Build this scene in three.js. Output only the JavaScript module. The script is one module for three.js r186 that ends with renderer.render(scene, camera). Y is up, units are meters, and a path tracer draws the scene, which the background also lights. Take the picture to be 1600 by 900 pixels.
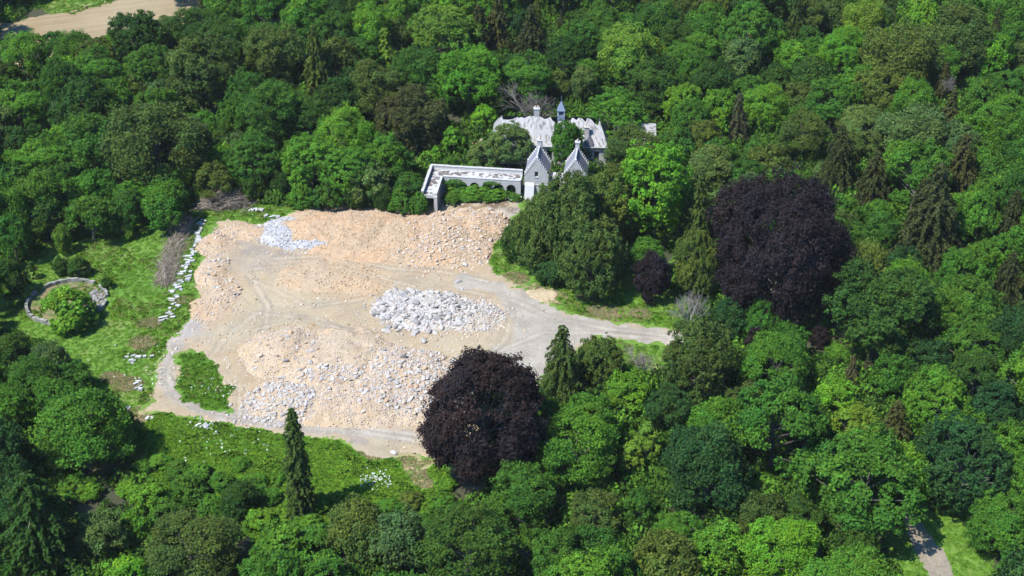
import * as THREE from 'three';
import { Sky } from 'three/addons/objects/Sky.js';
import { mergeGeometries } from 'three/addons/utils/BufferGeometryUtils.js';

// ---------- camera, sky, sun, exposure ----------
const scene = new THREE.Scene();
const camera = new THREE.PerspectiveCamera(22, 16 / 9, 1, 6000);
camera.position.set(0, 158, 243.3);
camera.lookAt(0, 0, 0);
const renderer = new THREE.WebGLRenderer({ antialias: true });
renderer.toneMapping = THREE.LinearToneMapping;
renderer.toneMappingExposure = 1.62;
renderer.shadowMap.enabled = true;
const sunDir = new THREE.Vector3(-0.82 * Math.cos(1.02), Math.sin(1.02), 0.58 * Math.cos(1.02)).normalize();
const sky = new Sky();
sky.name = 'sky';
sky.userData.kind = 'structure';
sky.scale.setScalar(5000);
Object.assign(sky.material.uniforms.sunPosition.value, sunDir.clone().multiplyScalar(1000));
sky.material.uniforms.turbidity.value = 6;
sky.material.uniforms.rayleigh.value = 0.6;
sky.material.uniforms.mieCoefficient.value = 0.004;
sky.material.uniforms.cloudCoverage.value = 0.0;
scene.add(sky);
scene.environmentIntensity = 0.28;
const sun = new THREE.DirectionalLight(new THREE.Color().setRGB(1, 0.95, 0.86), 4.6);
sun.name = 'sun';
sun.position.copy(sunDir).multiplyScalar(400);
sun.castShadow = true;
Object.assign(sun.shadow.camera, { left: -220, right: 220, top: 220, bottom: -220, near: 10, far: 900 });
sun.shadow.mapSize.set(4096, 4096);
scene.add(sun, sun.target);

scene.fog = new THREE.FogExp2(new THREE.Color().setRGB(0.85, 0.86, 0.84), 0.00004);            // thin summer haze

// ---------- helpers ----------
let seed = 1;
const srand = (s) => { seed = s >>> 0; };
const rnd = () => { seed = (seed + 0x6D2B79F5) >>> 0; let t = seed; t = Math.imul(t ^ (t >>> 15), t | 1); t ^= t + Math.imul(t ^ (t >>> 7), t | 61); return ((t ^ (t >>> 14)) >>> 0) / 4294967296; };
const rr = (a, b) => a + (b - a) * rnd();
const pick = (a) => a[Math.floor(rnd() * a.length)];
const V = (x, y, z) => new THREE.Vector3(x, y, z);
const clamp = (x, a, b) => Math.min(b, Math.max(a, x));
const sstep = (a, b, x) => { const t = clamp((x - a) / (b - a), 0, 1); return t * t * (3 - 2 * t); };
const hash = (x, y, z) => { let h = Math.imul(x, 374761393) + Math.imul(y, 668265263) + Math.imul(z, 2147483647 ^ 0x5bd1e995); h = Math.imul(h ^ (h >>> 13), 1274126177); return ((h ^ (h >>> 16)) >>> 0) / 4294967296; };
function vn(x, y, z = 0) {                                             // value noise, 0..1
  const xi = Math.floor(x), yi = Math.floor(y), zi = Math.floor(z);
  const f = (t) => t * t * (3 - 2 * t), u = f(x - xi), v = f(y - yi), w = f(z - zi), L = (a, b, t) => a + (b - a) * t;
  if (w === 0) return L(L(hash(xi, yi, zi), hash(xi + 1, yi, zi), u), L(hash(xi, yi + 1, zi), hash(xi + 1, yi + 1, zi), u), v);
  return L(L(L(hash(xi, yi, zi), hash(xi + 1, yi, zi), u), L(hash(xi, yi + 1, zi), hash(xi + 1, yi + 1, zi), u), v),
    L(L(hash(xi, yi, zi + 1), hash(xi + 1, yi, zi + 1), u), L(hash(xi, yi + 1, zi + 1), hash(xi + 1, yi + 1, zi + 1), u), v), w);
}
const fbm = (x, y, o = 4) => { let s = 0, a = 0.5, n = 0; for (let i = 0; i < o; i++) { s += a * vn(x, y); n += a; a *= 0.5; x = x * 2.03 + 17.1; y = y * 2.03 + 5.3; } return s / n; };
const randDir = () => { const y = rr(-1, 1), a = rr(0, 6.2832), r = Math.sqrt(1 - y * y); return V(r * Math.cos(a), y, r * Math.sin(a)); };
const used = new Map();
const numbered = (n) => { const k = used.get(n) ?? 0; used.set(n, k + 1); return k ? n + '_' + String(k).padStart(3, '0') : n; };
function put(o, name, label, category, group, kind) {
  o.name = numbered(name);
  if (label) o.userData.label = label;
  if (category) o.userData.category = category;
  if (group) o.userData.group = group;
  if (kind) o.userData.kind = kind;
  scene.add(o); return o;
}
const shade = (m) => { m.castShadow = true; m.receiveShadow = true; return m; };
function part(name, geo, mat, parent, kind) { const m = shade(new THREE.Mesh(geo, mat)); m.name = name; if (kind) m.userData.kind = kind; if (parent) parent.add(m); return m; }
const mat = (r, g, b, rough = 0.95, extra = {}) => new THREE.MeshStandardMaterial({ color: new THREE.Color().setRGB(r, g, b), roughness: rough, ...extra });
function polySd(poly, x, z) {                                          // > 0 inside, metres
  const bb = (poly.bb ??= [Math.min(...poly.map((p) => p[0])), Math.max(...poly.map((p) => p[0])), Math.min(...poly.map((p) => p[1])), Math.max(...poly.map((p) => p[1]))]);
  const off = Math.max(bb[0] - x, x - bb[1], bb[2] - z, z - bb[3]); if (off > 8) return -off;
  let d = 1e9, c = false;
  for (let i = 0, j = poly.length - 1; i < poly.length; j = i++) {
    const [x1, z1] = poly[i], [x2, z2] = poly[j], ex = x2 - x1, ez = z2 - z1, t = clamp(((x - x1) * ex + (z - z1) * ez) / (ex * ex + ez * ez), 0, 1);
    d = Math.min(d, Math.hypot(x - x1 - ex * t, z - z1 - ez * t));
    if ((z1 > z) !== (z2 > z) && x < (x2 - x1) * (z - z1) / (z2 - z1) + x1) c = !c;
  }
  return c ? d : -d;
}
function lineD(line, x, z) { let d = 1e9; for (let i = 1; i < line.length; i++) { const [x1, z1] = line[i - 1], [x2, z2] = line[i], ex = x2 - x1, ez = z2 - z1, t = clamp(((x - x1) * ex + (z - z1) * ez) / (ex * ex + ez * ez), 0, 1); d = Math.min(d, Math.hypot(x - x1 - ex * t, z - z1 - ez * t)); } return d; }
const enc = (v) => { v = clamp(v, 0, 1); return Math.round(255 * (v <= 0.0031308 ? v * 12.92 : 1.055 * Math.pow(v, 1 / 2.4) - 0.055)); };
function colorTex(w, h, fn, wrap = THREE.ClampToEdgeWrapping) {       // fn(u, v) -> linear rgb
  const a = new Uint8Array(w * h * 4);
  for (let j = 0; j < h; j++) for (let i = 0; i < w; i++) { const c = fn((i + 0.5) / w, (j + 0.5) / h), k = (j * w + i) * 4; a[k] = enc(c[0]); a[k + 1] = enc(c[1]); a[k + 2] = enc(c[2]); a[k + 3] = 255; }
  const t = new THREE.DataTexture(a, w, h); t.colorSpace = THREE.SRGBColorSpace; t.magFilter = t.minFilter = THREE.LinearFilter; t.wrapS = t.wrapT = wrap; t.needsUpdate = true; return t;
}
const mix3 = (a, b, t) => [a[0] + (b[0] - a[0]) * t, a[1] + (b[1] - a[1]) * t, a[2] + (b[2] - a[2]) * t];
const mul3 = (a, k) => [a[0] * k, a[1] * k, a[2] * k];

// ---------- places, in metres on the ground (x, z) ----------
const SANDPATCH = [[2.3,0.5],[6.3,-0.5],[9.5,1.8],[8.9,5.0],[5.5,5.9],[3.2,3.6]];
const IVY = [[6.6,2.4,-35.9,1.6,4.2,0,"ivy trailing down the front of the first crow-stepped lodge"],[15.0,3.2,-35.4,2.6,4.5,0,"ivy over the front of the second crow-stepped lodge"],[14.6,7.0,-52.9,5.5,3.6,0.95,"ivy creeping over the slate roof right of the lantern"],[0.5,6.6,-52.6,4.2,3.0,0.95,"ivy creeping over the left part of the slate roof"],[16.0,3.0,-50.7,4.0,4.5,0,"ivy on the house wall behind the second lodge"],[-12.5,3.4,-36.6,5.5,1.8,0,"ivy hanging over the arcade front near its corner"],[-4.5,3.7,-35.6,4.0,1.2,0,"ivy hanging over the middle of the arcade front"]];
const SITE = [[-63.3,-16.9],[-62.7,-24.1],[-60.0,-26.5],[-54.3,-24.1],[-49.8,-26.0],[-45.3,-31.1],[-38.5,-33.8],[-27.5,-33.3],[-20.5,-31.1],[-13.8,-35.0],[-4.2,-36.1],[2.1,-34.1],[0.7,-27.3],[-2.9,-20.7],[-4.5,-11.9],[-3.8,-5.8],[0.0,-2.3],[5.0,2.7],[9.8,7.9],[17.0,11.1],[24.1,12.8],[29.5,13.9],[33.0,15.0],[32.5,19.5],[29.0,19.5],[23.7,19.1],[19.0,17.9],[15.5,17.5],[10.5,23.6],[4.5,33.3],[-4.4,44.2],[-11.7,52.7],[-17.1,51.3],[-21.3,52.3],[-26.3,49.7],[-29.2,47.3],[-35.8,46.2],[-41.4,44.9],[-48.2,43.5],[-55.2,41.3],[-59.8,40.3],[-64.9,39.9],[-64.5,38.1],[-63.2,35.5],[-64.2,29.5],[-64.5,23.6],[-63.3,17.5],[-61.6,11.1],[-60.0,6.8],[-62.1,-2.3],[-62.6,-9.5]];
const ISLAND = [[-60.6,22.8],[-56.3,22.2],[-53.0,25.6],[-51.3,31.4],[-49.3,38.8],[-53.4,38.8],[-57.2,36.4],[-59.7,31.4]];
const DRIVE = [[-10.2,-5.8],[0.0,-2.3],[9.8,7.9],[24.1,12.8],[33.0,15.0],[32.5,19.5],[23.7,19.1],[15.5,17.5],[6.9,29.5],[-4.4,40.6],[-11.4,31.4],[-2.4,19.5],[0.0,11.1],[-3.7,2.3],[-12.6,-1.2]];
const TRACK = [[-17.3,46.8],[-26.2,44.5],[-36.1,43.8],[-46.3,41.5],[-54.5,38.8],[-60.4,34.2],[-62.5,27.5],[-62.1,19.5],[-60.3,13.3]];
const TRACK2 = [[61.3,63.8],[63.7,64.6],[66.3,72.7],[67.5,86.3],[63.4,87.6],[62.4,76.9],[61.1,70.5]];
const TRACK2LINE = [[62.4,64.6],[64.5,74.1],[65.4,87.0]];
const LAWNS = [[[-103.7,1.1],[-98.5,-7.0],[-96.3,-18.2],[-95.7,-26.0],[-81.4,-28.7],[-70.2,-34.1],[-55.2,-35.0],[-45.3,-32.7],[-49.7,-24.6],[-61.8,-24.6],[-62.2,-11.9],[-59.6,6.8],[-61.5,13.3],[-63.6,23.6],[-63.0,35.1],[-66.4,40.6],[-71.8,36.1],[-84.9,20.6],[-99.1,16.4]],[[-60.6,22.8],[-56.3,22.2],[-53.0,25.6],[-51.3,31.4],[-49.3,38.8],[-53.4,38.8],[-57.2,36.4],[-59.7,31.4]],[[-4.6,-16.9],[0.0,-22.0],[6.5,-14.4],[19.4,-11.9],[31.8,-4.7],[34.2,9.0],[31.0,16.4],[24.1,13.3],[17.0,11.6],[9.8,8.3],[0.0,-1.9],[-4.5,-5.8]],[[14.9,17.5],[23.7,18.9],[30.7,19.5],[27.5,29.5],[18.3,29.5],[11.7,23.6]],[[65.1,65.3],[69.5,63.8],[74.4,68.3],[71.1,87.6],[56.1,87.6],[57.4,72.7],[61.0,65.3]],[[-124.3,-134.1],[-109.1,-147.8],[-107.0,-154.9],[-133.0,-150.1]],[[-15.5,-42.6],[4.2,-38.3],[2.1,-32.2],[-15.0,-31.4]]];
const MEADOW = [[-66.9,40.6],[-64.0,38.8],[-55.3,40.6],[-40.4,44.2],[-28.2,46.8],[-21.3,52.3],[-16.0,51.3],[-10.5,55.9],[-10.0,69.8],[-23.8,72.7],[-35.4,74.1],[-50.8,65.3],[-60.3,59.1]];
const FIELD = [[-154.9,-108.9],[-157.6,-117.0],[-138.3,-131.5],[-131.5,-135.0],[-122.4,-140.4],[-111.8,-147.8],[-106.0,-154.4],[-89.1,-177.6],[-72.1,-177.6],[-78.0,-143.1],[-91.4,-121.2],[-111.1,-105.0],[-129.5,-101.1]];
const HEAPS = [{"label":"long orange sandy rubble bank along the back of the site","blobs":[[-40.0,-23.0,9,7,2.16],[-32.0,-22.7,10,8,2.52],[-22.5,-20.3,10,8,2.34],[-13.2,-20.6,10,8,2.61],[-7.3,-23.5,7,7,2.88],[-27.4,-14.4,15,5,0.72],[-14.3,-13.5,8,6,1.26],[-7.8,-15.0,4,6,0.9]],"orange":1,"bump":0.5,"dens":10,"pal":"orange","size":[0.08,0.34],"stones":90,"stoneSize":[0.42,0.98],"c1":[0.432,0.278,0.155],"c2":[0.376,0.267,0.162],"stoneZones":[[-8.7,-23.8,8,7],[-11.0,-13.1,6,6]],"zones":[[[-9.3,-20.7,10,9],900,"mixed",[0.15,0.65]],[[-14.2,-11.8,9,6],500,"mixed",[0.2,0.7]]]},{"label":"grey gravel pile against the back left bank","blobs":[[-47.2,-21.2,6,6,1.17],[-40.8,-18.0,7,5,0.63]],"orange":0.2,"bump":0.35,"dens":10,"pal":"grey","size":[0.12,0.5],"stones":40,"stoneSize":[0.38,0.72],"c1":[0.336,0.321,0.312],"c2":[0.416,0.392,0.368],"stoneZones":[[-47.7,-20.2,5,6]],"zones":[]},{"label":"low pinkish rubble mound in the middle of the site","blobs":[[-37.4,-4.1,9,6,0.81],[-30.2,-2.0,6,5,0.45]],"orange":0.7,"bump":0.3,"dens":5,"pal":"orange","size":[0.1,0.45],"stones":16,"stoneSize":[0.34,0.59],"c1":[0.4,0.274,0.158],"c2":[0.376,0.282,0.179],"zones":[]},{"label":"largest rubble heap, broad and stony, at the front of the site","blobs":[[-41.6,21.8,8,8,1.98],[-31.2,26.2,12,11,2.61],[-21.7,29.9,11,10,2.34],[-38.6,36.4,8,6,1.53],[-26.8,37.2,13,7,1.98],[-17.1,30.4,8,7,1.62],[-22.2,39.4,9,5,1.08]],"orange":0.5,"bump":0.6,"dens":12,"pal":"mixed","size":[0.08,0.36],"stones":150,"stoneSize":[0.47,1.02],"c1":[0.416,0.321,0.206],"c2":[0.4,0.29,0.172],"stoneZones":[[-18.2,30.5,9,9],[-27.2,32.5,14,10],[-40.7,24.7,7,8],[-15.8,34.3,5,5]],"zones":[[[-40.7,37.7,6,5.5],900,"pale",[0.2,0.75]],[[-17.1,31.5,9,9],1300,"pale",[0.15,0.7]],[[-31.9,30.9,5,2],200,"pale",[0.2,0.8]]]},{"label":"pale grey pile of big broken blocks in the middle of the site","blobs":[[-20.6,7.3,6,6,1.53],[-15.6,8.3,8,6.5,1.71],[-7.9,10.1,6,5,0.99]],"orange":0.3,"bump":0.5,"dens":9,"pal":"pale","size":[0.14,0.6],"stones":230,"stoneSize":[0.6,1.35],"c1":[0.384,0.353,0.328],"c2":[0.4,0.329,0.234],"stoneZones":[[-20.5,8.0,6.5,6.5],[-15.6,8.8,8,6.5],[-15.6,8.8,8,6.5]],"zones":[[[-7.9,10.6,7,6],900,"mixed",[0.12,0.5]],[[-12.1,10.2,12,8],700,"mixed",[0.1,0.4]]]},{"label":"low stony bank along the left edge of the site","blobs":[[-60.6,-16.6,4,5,1.08],[-59.9,-6.3,3.5,6,1.08],[-56.1,3.2,4,6,0.72],[-58.3,7.1,4,5,0.45],[-54.5,-21.0,7,3.5,0.72]],"orange":0.6,"bump":0.4,"dens":6,"pal":"mixed","size":[0.1,0.45],"stones":36,"stoneSize":[0.42,0.85],"c1":[0.4,0.298,0.186],"c2":[0.4,0.274,0.158],"stoneZones":[[-60.7,-9.4,3.5,7],[-56.1,1.2,3,5]],"zones":[]}];
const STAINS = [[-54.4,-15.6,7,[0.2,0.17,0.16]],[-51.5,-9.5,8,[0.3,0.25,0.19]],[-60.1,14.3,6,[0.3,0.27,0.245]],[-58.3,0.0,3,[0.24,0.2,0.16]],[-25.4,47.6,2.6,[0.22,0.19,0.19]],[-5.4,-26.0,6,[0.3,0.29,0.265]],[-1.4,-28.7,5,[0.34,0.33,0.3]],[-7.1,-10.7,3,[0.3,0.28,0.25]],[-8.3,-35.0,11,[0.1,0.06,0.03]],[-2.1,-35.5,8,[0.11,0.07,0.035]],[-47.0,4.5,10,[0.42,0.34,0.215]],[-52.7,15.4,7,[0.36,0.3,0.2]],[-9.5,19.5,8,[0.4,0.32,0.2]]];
const RUTS = [[[-15.7,47.6],[-26.2,45.0],[-36.1,43.8],[-46.3,41.5],[-54.0,38.8],[-59.6,34.2],[-61.9,28.5],[-61.5,20.6]],[[-16.3,45.9],[-26.3,43.8],[-36.2,42.7],[-45.9,40.6],[-53.8,37.7],[-58.8,33.6]],[[-4.9,4.5],[0.0,9.0],[-1.2,17.5],[-4.7,23.6],[-12.6,28.5]],[[-4.3,6.3],[-1.8,11.1],[-3.6,17.5]],[[28.6,16.4],[18.0,14.3],[8.5,11.1],[0.0,4.5],[-10.0,1.1]],[[28.0,17.5],[15.5,15.8],[6.0,15.4],[-1.2,20.6],[-11.5,29.5]],[[-10.0,0.0],[-20.3,-3.5],[-29.7,4.5],[-39.3,6.8],[-50.5,-2.3]],[[-5.0,-2.3],[-14.0,-5.8],[-24.3,-7.0],[-36.3,-11.9],[-47.8,-10.7]],[[-23.6,20.6],[-36.4,11.1],[-48.8,9.0],[-53.5,17.5],[-54.9,23.6]],[[-52.1,-4.7],[-46.7,6.8],[-46.1,19.5],[-48.4,31.4],[-47.0,40.6]],[[-17.5,23.6],[-28.7,15.4],[-40.0,11.1],[-50.3,15.4]],[[-51.1,-7.0],[-43.6,-8.2],[-30.6,-5.8],[-18.8,0.0]]];
const BARE = [[6.0,2.7,4.6],[14.3,3.0,1.6],[18.3,9.0,3.2],[24.4,9.0,2],[15.9,8.3,2],[-19.3,49.3,5],[-15.9,53.5,4],[-14.6,58.3,3],[-22.9,51.3,3],[-68.4,31.4,2.5],[-68.7,12.2,2],[-71.6,29.5,2],[-68.2,18.5,2.5],[-63.7,4.5,1.5],[-8.2,-4.0,1],[0.6,-3.5,2.5],[-63.6,40.6,3],[-13.7,-33.3,2]];
const LONE = [[-9.4,-8.2,1.1,"grey boulder at the site edge below the orange bank"],[-10.5,-1.9,1.0,"pale slab alone on the gravel drive"],[-19.8,50.7,1.0,"pale stone on dry grass beside the front copper beech"],[-61.8,41.5,0.9,"pale lump beside the track bend"]];
const BLOCKS = [[-65.33,-26.16,0,1,"first white dressed stone along the upper stretch of the row","upper row of stones"],[-64.53,-25.51,0,2,"second white dressed stone along the upper stretch of the row","upper row of stones"],[-65.51,-24.95,0,1,"third white dressed stone along the upper stretch of the row","upper row of stones"],[-65.27,-24.24,0,3,"fourth white dressed stone along the upper stretch of the row","upper row of stones"],[-65.02,-23.43,0,1,"fifth white dressed stone along the upper stretch of the row","upper row of stones"],[-65.09,-22.76,0,0,"sixth white dressed stone along the upper stretch of the row","upper row of stones"],[-64.81,-22.1,0,2,"seventh white dressed stone along the upper stretch of the row","upper row of stones"],[-65.08,-21.62,0,0,"eighth white dressed stone along the upper stretch of the row","upper row of stones"],[-65.34,-20.74,0,0,"ninth white dressed stone along the upper stretch of the row","upper row of stones"],[-65.16,-20.29,0,1,"tenth white dressed stone along the upper stretch of the row","upper row of stones"],[-64.94,-19.47,0,1,"eleventh white dressed stone along the upper stretch of the row","upper row of stones"],[-64.65,-18.76,0,1,"twelfth white dressed stone along the upper stretch of the row","upper row of stones"],[-64.62,-18.17,0,0,"thirteenth white dressed stone along the upper stretch of the row","upper row of stones"],[-64.43,-17.61,0,0,"fourteenth white dressed stone along the upper stretch of the row","upper row of stones"],[-64.86,-16.91,0,3,"fifteenth white dressed stone along the upper stretch of the row","upper row of stones"],[-64.92,-16.16,0,1,"sixteenth white dressed stone along the upper stretch of the row","upper row of stones"],[-64.93,-15.45,0,2,"white dressed stone along the upper stretch of the row, fourteenth from its lower end","upper row of stones"],[-65.08,-14.84,0,2,"white dressed stone along the upper stretch of the row, thirteenth from its lower end","upper row of stones"],[-65.29,-14.24,0,0,"white dressed stone along the upper stretch of the row, twelfth from its lower end","upper row of stones"],[-64.62,-13.43,0,3,"white dressed stone along the upper stretch of the row, eleventh from its lower end","upper row of stones"],[-64.87,-12.83,0,1,"white dressed stone along the upper stretch of the row, tenth from its lower end","upper row of stones"],[-64.63,-12.12,0,2,"white dressed stone along the upper stretch of the row, ninth from its lower end","upper row of stones"],[-65.64,-11.51,0,3,"white dressed stone along the upper stretch of the row, eighth from its lower end","upper row of stones"],[-64.75,-10.87,0,1,"white dressed stone along the upper stretch of the row, seventh from its lower end","upper row of stones"],[-65.53,-10.22,0,3,"white dressed stone along the upper stretch of the row, sixth from its lower end","upper row of stones"],[-64.48,-9.65,0,0,"white dressed stone along the upper stretch of the row, fifth from its lower end","upper row of stones"],[-65.12,-8.97,0,1,"white dressed stone along the upper stretch of the row, fourth from its lower end","upper row of stones"],[-65.06,-8.24,0,0,"white dressed stone along the upper stretch of the row, third from its lower end","upper row of stones"],[-65.46,-7.54,0,0,"white dressed stone along the upper stretch of the row, second from its lower end","upper row of stones"],[-65.03,-6.88,0,2,"white dressed stone along the upper stretch of the row, first from its lower end","upper row of stones"],[-63.9,-5.62,0,2,"first white dressed stone down the crowded middle of the row","middle cluster of the row"],[-65.44,-5.55,0,0,"second white dressed stone down the crowded middle of the row","middle cluster of the row"],[-65.84,-4.8,0,0,"third white dressed stone down the crowded middle of the row","middle cluster of the row"],[-63.83,-4.14,0,1,"fourth white dressed stone down the crowded middle of the row","middle cluster of the row"],[-64.65,-4.01,0,0,"fifth white dressed stone down the crowded middle of the row","middle cluster of the row"],[-63.83,-3.43,0,1,"sixth white dressed stone down the crowded middle of the row","middle cluster of the row"],[-63.94,-2.69,0,1,"seventh white dressed stone down the crowded middle of the row","middle cluster of the row"],[-65.36,-2.21,0,1,"eighth white dressed stone down the crowded middle of the row","middle cluster of the row"],[-64.8,-1.84,0,2,"ninth white dressed stone down the crowded middle of the row","middle cluster of the row"],[-66.13,-1.18,0,2,"tenth white dressed stone down the crowded middle of the row","middle cluster of the row"],[-65.8,-0.84,0,3,"eleventh white dressed stone down the crowded middle of the row","middle cluster of the row"],[-65.91,-0.49,0,1,"twelfth white dressed stone down the crowded middle of the row","middle cluster of the row"],[-65.25,0.11,0,0,"thirteenth white dressed stone down the crowded middle of the row","middle cluster of the row"],[-64.63,0.81,0,1,"fourteenth white dressed stone down the crowded middle of the row","middle cluster of the row"],[-66.43,1.14,0,3,"fifteenth white dressed stone down the crowded middle of the row","middle cluster of the row"],[-66.17,1.64,0,1,"sixteenth white dressed stone down the crowded middle of the row","middle cluster of the row"],[-65.17,3.1,0,1,"first white dressed stone down the lower stretch of the row","lower row of stones"],[-64.83,3.57,0,1,"second white dressed stone down the lower stretch of the row","lower row of stones"],[-65.83,4.1,0,3,"third white dressed stone down the lower stretch of the row","lower row of stones"],[-65.76,4.81,0,3,"fourth white dressed stone down the lower stretch of the row","lower row of stones"],[-64.89,5.5,0,1,"fifth white dressed stone down the lower stretch of the row","lower row of stones"],[-65.33,5.96,0,1,"sixth white dressed stone down the lower stretch of the row","lower row of stones"],[-64.11,6.6,0,1,"seventh white dressed stone down the lower stretch of the row","lower row of stones"],[-65.51,7.4,0,2,"eighth white dressed stone down the lower stretch of the row","lower row of stones"],[-64.51,7.77,0,2,"ninth white dressed stone down the lower stretch of the row","lower row of stones"],[-65.4,8.61,0,0,"tenth white dressed stone down the lower stretch of the row","lower row of stones"],[-65.28,9.17,0,3,"eleventh white dressed stone down the lower stretch of the row","lower row of stones"],[-64.75,9.56,0,1,"twelfth white dressed stone down the lower stretch of the row","lower row of stones"],[-64.44,10.36,0,0,"thirteenth white dressed stone down the lower stretch of the row","lower row of stones"],[-65.51,11.01,0,0,"fourteenth white dressed stone down the lower stretch of the row","lower row of stones"],[-66.3,11.57,0,0,"fifteenth white dressed stone down the lower stretch of the row","lower row of stones"],[-55.81,-30.28,1.5,0,"first upright pale stone from the left in grass below the branch pile","stones below the branch pile"],[-55.37,-30.3,1.5,0,"second upright pale stone from the left in grass below the branch pile","stones below the branch pile"],[-55.03,-30.26,1.5,0,"third upright pale stone from the left in grass below the branch pile","stones below the branch pile"],[-54.42,-30.28,1.5,0,"fourth upright pale stone from the left in grass below the branch pile","stones below the branch pile"],[-53.96,-30.28,1.5,0,"fifth upright pale stone from the left in grass below the branch pile","stones below the branch pile"],[-53.6,-30.28,1.5,1,"sixth upright pale stone from the left in grass below the branch pile","stones below the branch pile"],[-53.12,-30.27,1.5,1,"seventh upright pale stone from the left in grass below the branch pile","stones below the branch pile"],[-51.98,-27.81,0.5,1,"first pale stone from the left, on grass beside the grey gravel pile","stones by the gravel pile"],[-51.85,-27.81,0.5,2,"second pale stone from the left, on grass beside the grey gravel pile","stones by the gravel pile"],[-50.01,-27.57,0.5,3,"third pale stone from the left, on grass beside the grey gravel pile","stones by the gravel pile"],[-50.67,-27.35,0.5,3,"fourth pale stone from the left, on grass beside the grey gravel pile","stones by the gravel pile"],[-49.3,-27.17,0.5,2,"fifth pale stone from the left, on grass beside the grey gravel pile","stones by the gravel pile"],[-49.4,-27.27,0.5,0,"sixth pale stone from the left, on grass beside the grey gravel pile","stones by the gravel pile"],[-48.05,-26.93,0.5,0,"seventh pale stone from the left, on grass beside the grey gravel pile","stones by the gravel pile"],[-47.58,-27.09,0.5,3,"eighth pale stone from the left, on grass beside the grey gravel pile","stones by the gravel pile"],[-47.5,-26.92,0.5,1,"ninth pale stone from the left, on grass beside the grey gravel pile","stones by the gravel pile"],[-66.61,30.63,0.4,3,"first pale stone on grass left of the track","stones left of the track"],[-66.91,31.39,0.4,0,"second pale stone on grass left of the track","stones left of the track"],[-65.91,32.04,0.4,1,"third pale stone on grass left of the track","stones left of the track"],[-66.41,32.78,0.4,0,"fourth pale stone on grass left of the track","stones left of the track"],[-65.74,33.26,0.4,2,"fifth pale stone on grass left of the track","stones left of the track"],[-67.25,39.55,1.2,3,"first long pale slab at the spur off the track bend","slabs at the track spur"],[-67.02,39.02,1.2,3,"second long pale slab at the spur off the track bend","slabs at the track spur"],[-66.63,38.7,1.2,3,"third long pale slab at the spur off the track bend","slabs at the track spur"],[-62.74,41.46,1.3,1,"first curved pale stone leaning at the track spur","stones at the track spur"],[-62.81,41.48,1.3,1,"second curved pale stone leaning at the track spur","stones at the track spur"],[-62.19,41.51,1.3,0,"third curved pale stone leaning at the track spur","stones at the track spur"],[-61.93,41.53,1.3,0,"fourth curved pale stone leaning at the track spur","stones at the track spur"],[-58.78,41.61,0,3,"single long white slab below the track bend",null],[-53.81,43.24,0.6,0,"first white stone in the weeds under the track","stones in the weeds under the track"],[-52.51,43.39,0.6,2,"second white stone in the weeds under the track","stones in the weeds under the track"],[-52.63,43.56,0.6,0,"third white stone in the weeds under the track","stones in the weeds under the track"],[-52.46,43.83,0.6,2,"fourth white stone in the weeds under the track","stones in the weeds under the track"],[-52.16,43.88,0.6,1,"fifth white stone in the weeds under the track","stones in the weeds under the track"],[-51.65,43.99,0.6,0,"sixth white stone in the weeds under the track","stones in the weeds under the track"],[-69.01,25.21,0.2,2,"first pale stone half sunk in weeds left of the track","sunken stones in the weeds"],[-69.26,24.43,0.2,1,"second pale stone half sunk in weeds left of the track","sunken stones in the weeds"],[-68.74,24.5,0.2,1,"third pale stone half sunk in weeds left of the track","sunken stones in the weeds"],[-68.23,23.39,0.2,1,"fourth pale stone half sunk in weeds left of the track","sunken stones in the weeds"],[-70.29,23.34,0.2,1,"fifth pale stone half sunk in weeds left of the track","sunken stones in the weeds"],[-68.16,23.42,0.2,1,"sixth pale stone half sunk in weeds left of the track","sunken stones in the weeds"],[-69.2,23.13,0.2,1,"seventh pale stone half sunk in weeds left of the track","sunken stones in the weeds"],[-65.76,23.1,0.2,1,"eighth pale stone half sunk in weeds left of the track","sunken stones in the weeds"],[-67.08,23.24,0.2,2,"ninth pale stone half sunk in weeds left of the track","sunken stones in the weeds"],[-59.57,-4.25,1.0,2,"first white stone set apart right of the long row","stones beside the long row"],[-60.58,-3.31,1.0,2,"second white stone set apart right of the long row","stones beside the long row"],[-60.18,-2.42,1.0,1,"third white stone set apart right of the long row","stones beside the long row"],[-60.2,-1.55,1.0,2,"fourth white stone set apart right of the long row","stones beside the long row"],[-66.19,10.5,0,3,"longest white slab lying across the lower row",null]];
const PILES = [{"label":"long bank of dead brown branches beside the row of stones","line":[[-68.7,-26.0],[-69.1,-19.4],[-69.0,-11.9],[-68.8,-5.8],[-68.4,0.0]],"w":1.9,"h":0.9,"n":100,"turn":1.2},{"label":"big pile of bleached dead branches at the back corner of the lawn","line":[[-65.3,-31.1],[-62.4,-32.7],[-58.6,-32.2]],"w":3.0,"h":3.4,"n":130,"turn":0.3}];
const ARC = [-17.7,-42.0];
const GAB1 = [5.6,-39.4];
const GAB2 = [13.8,-39.0];
const HOUSE = [8.6,-55.8];
const ANNEX = [28.2,-57.5];
const RING = [-85.8,5.2,7.5];
const FALLEN = [[-10.6,-59.3,7,1.8,0.1,"broken pinkish brick wall heaped in the courtyard","brick"],[-7.6,-59.9,4,1.4,1.2,"broken stub of stone wall in the courtyard","stone"],[-6.1,-47.6,9,1.0,-0.12,"brick rubble line behind the arcade","brick"]];
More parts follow.
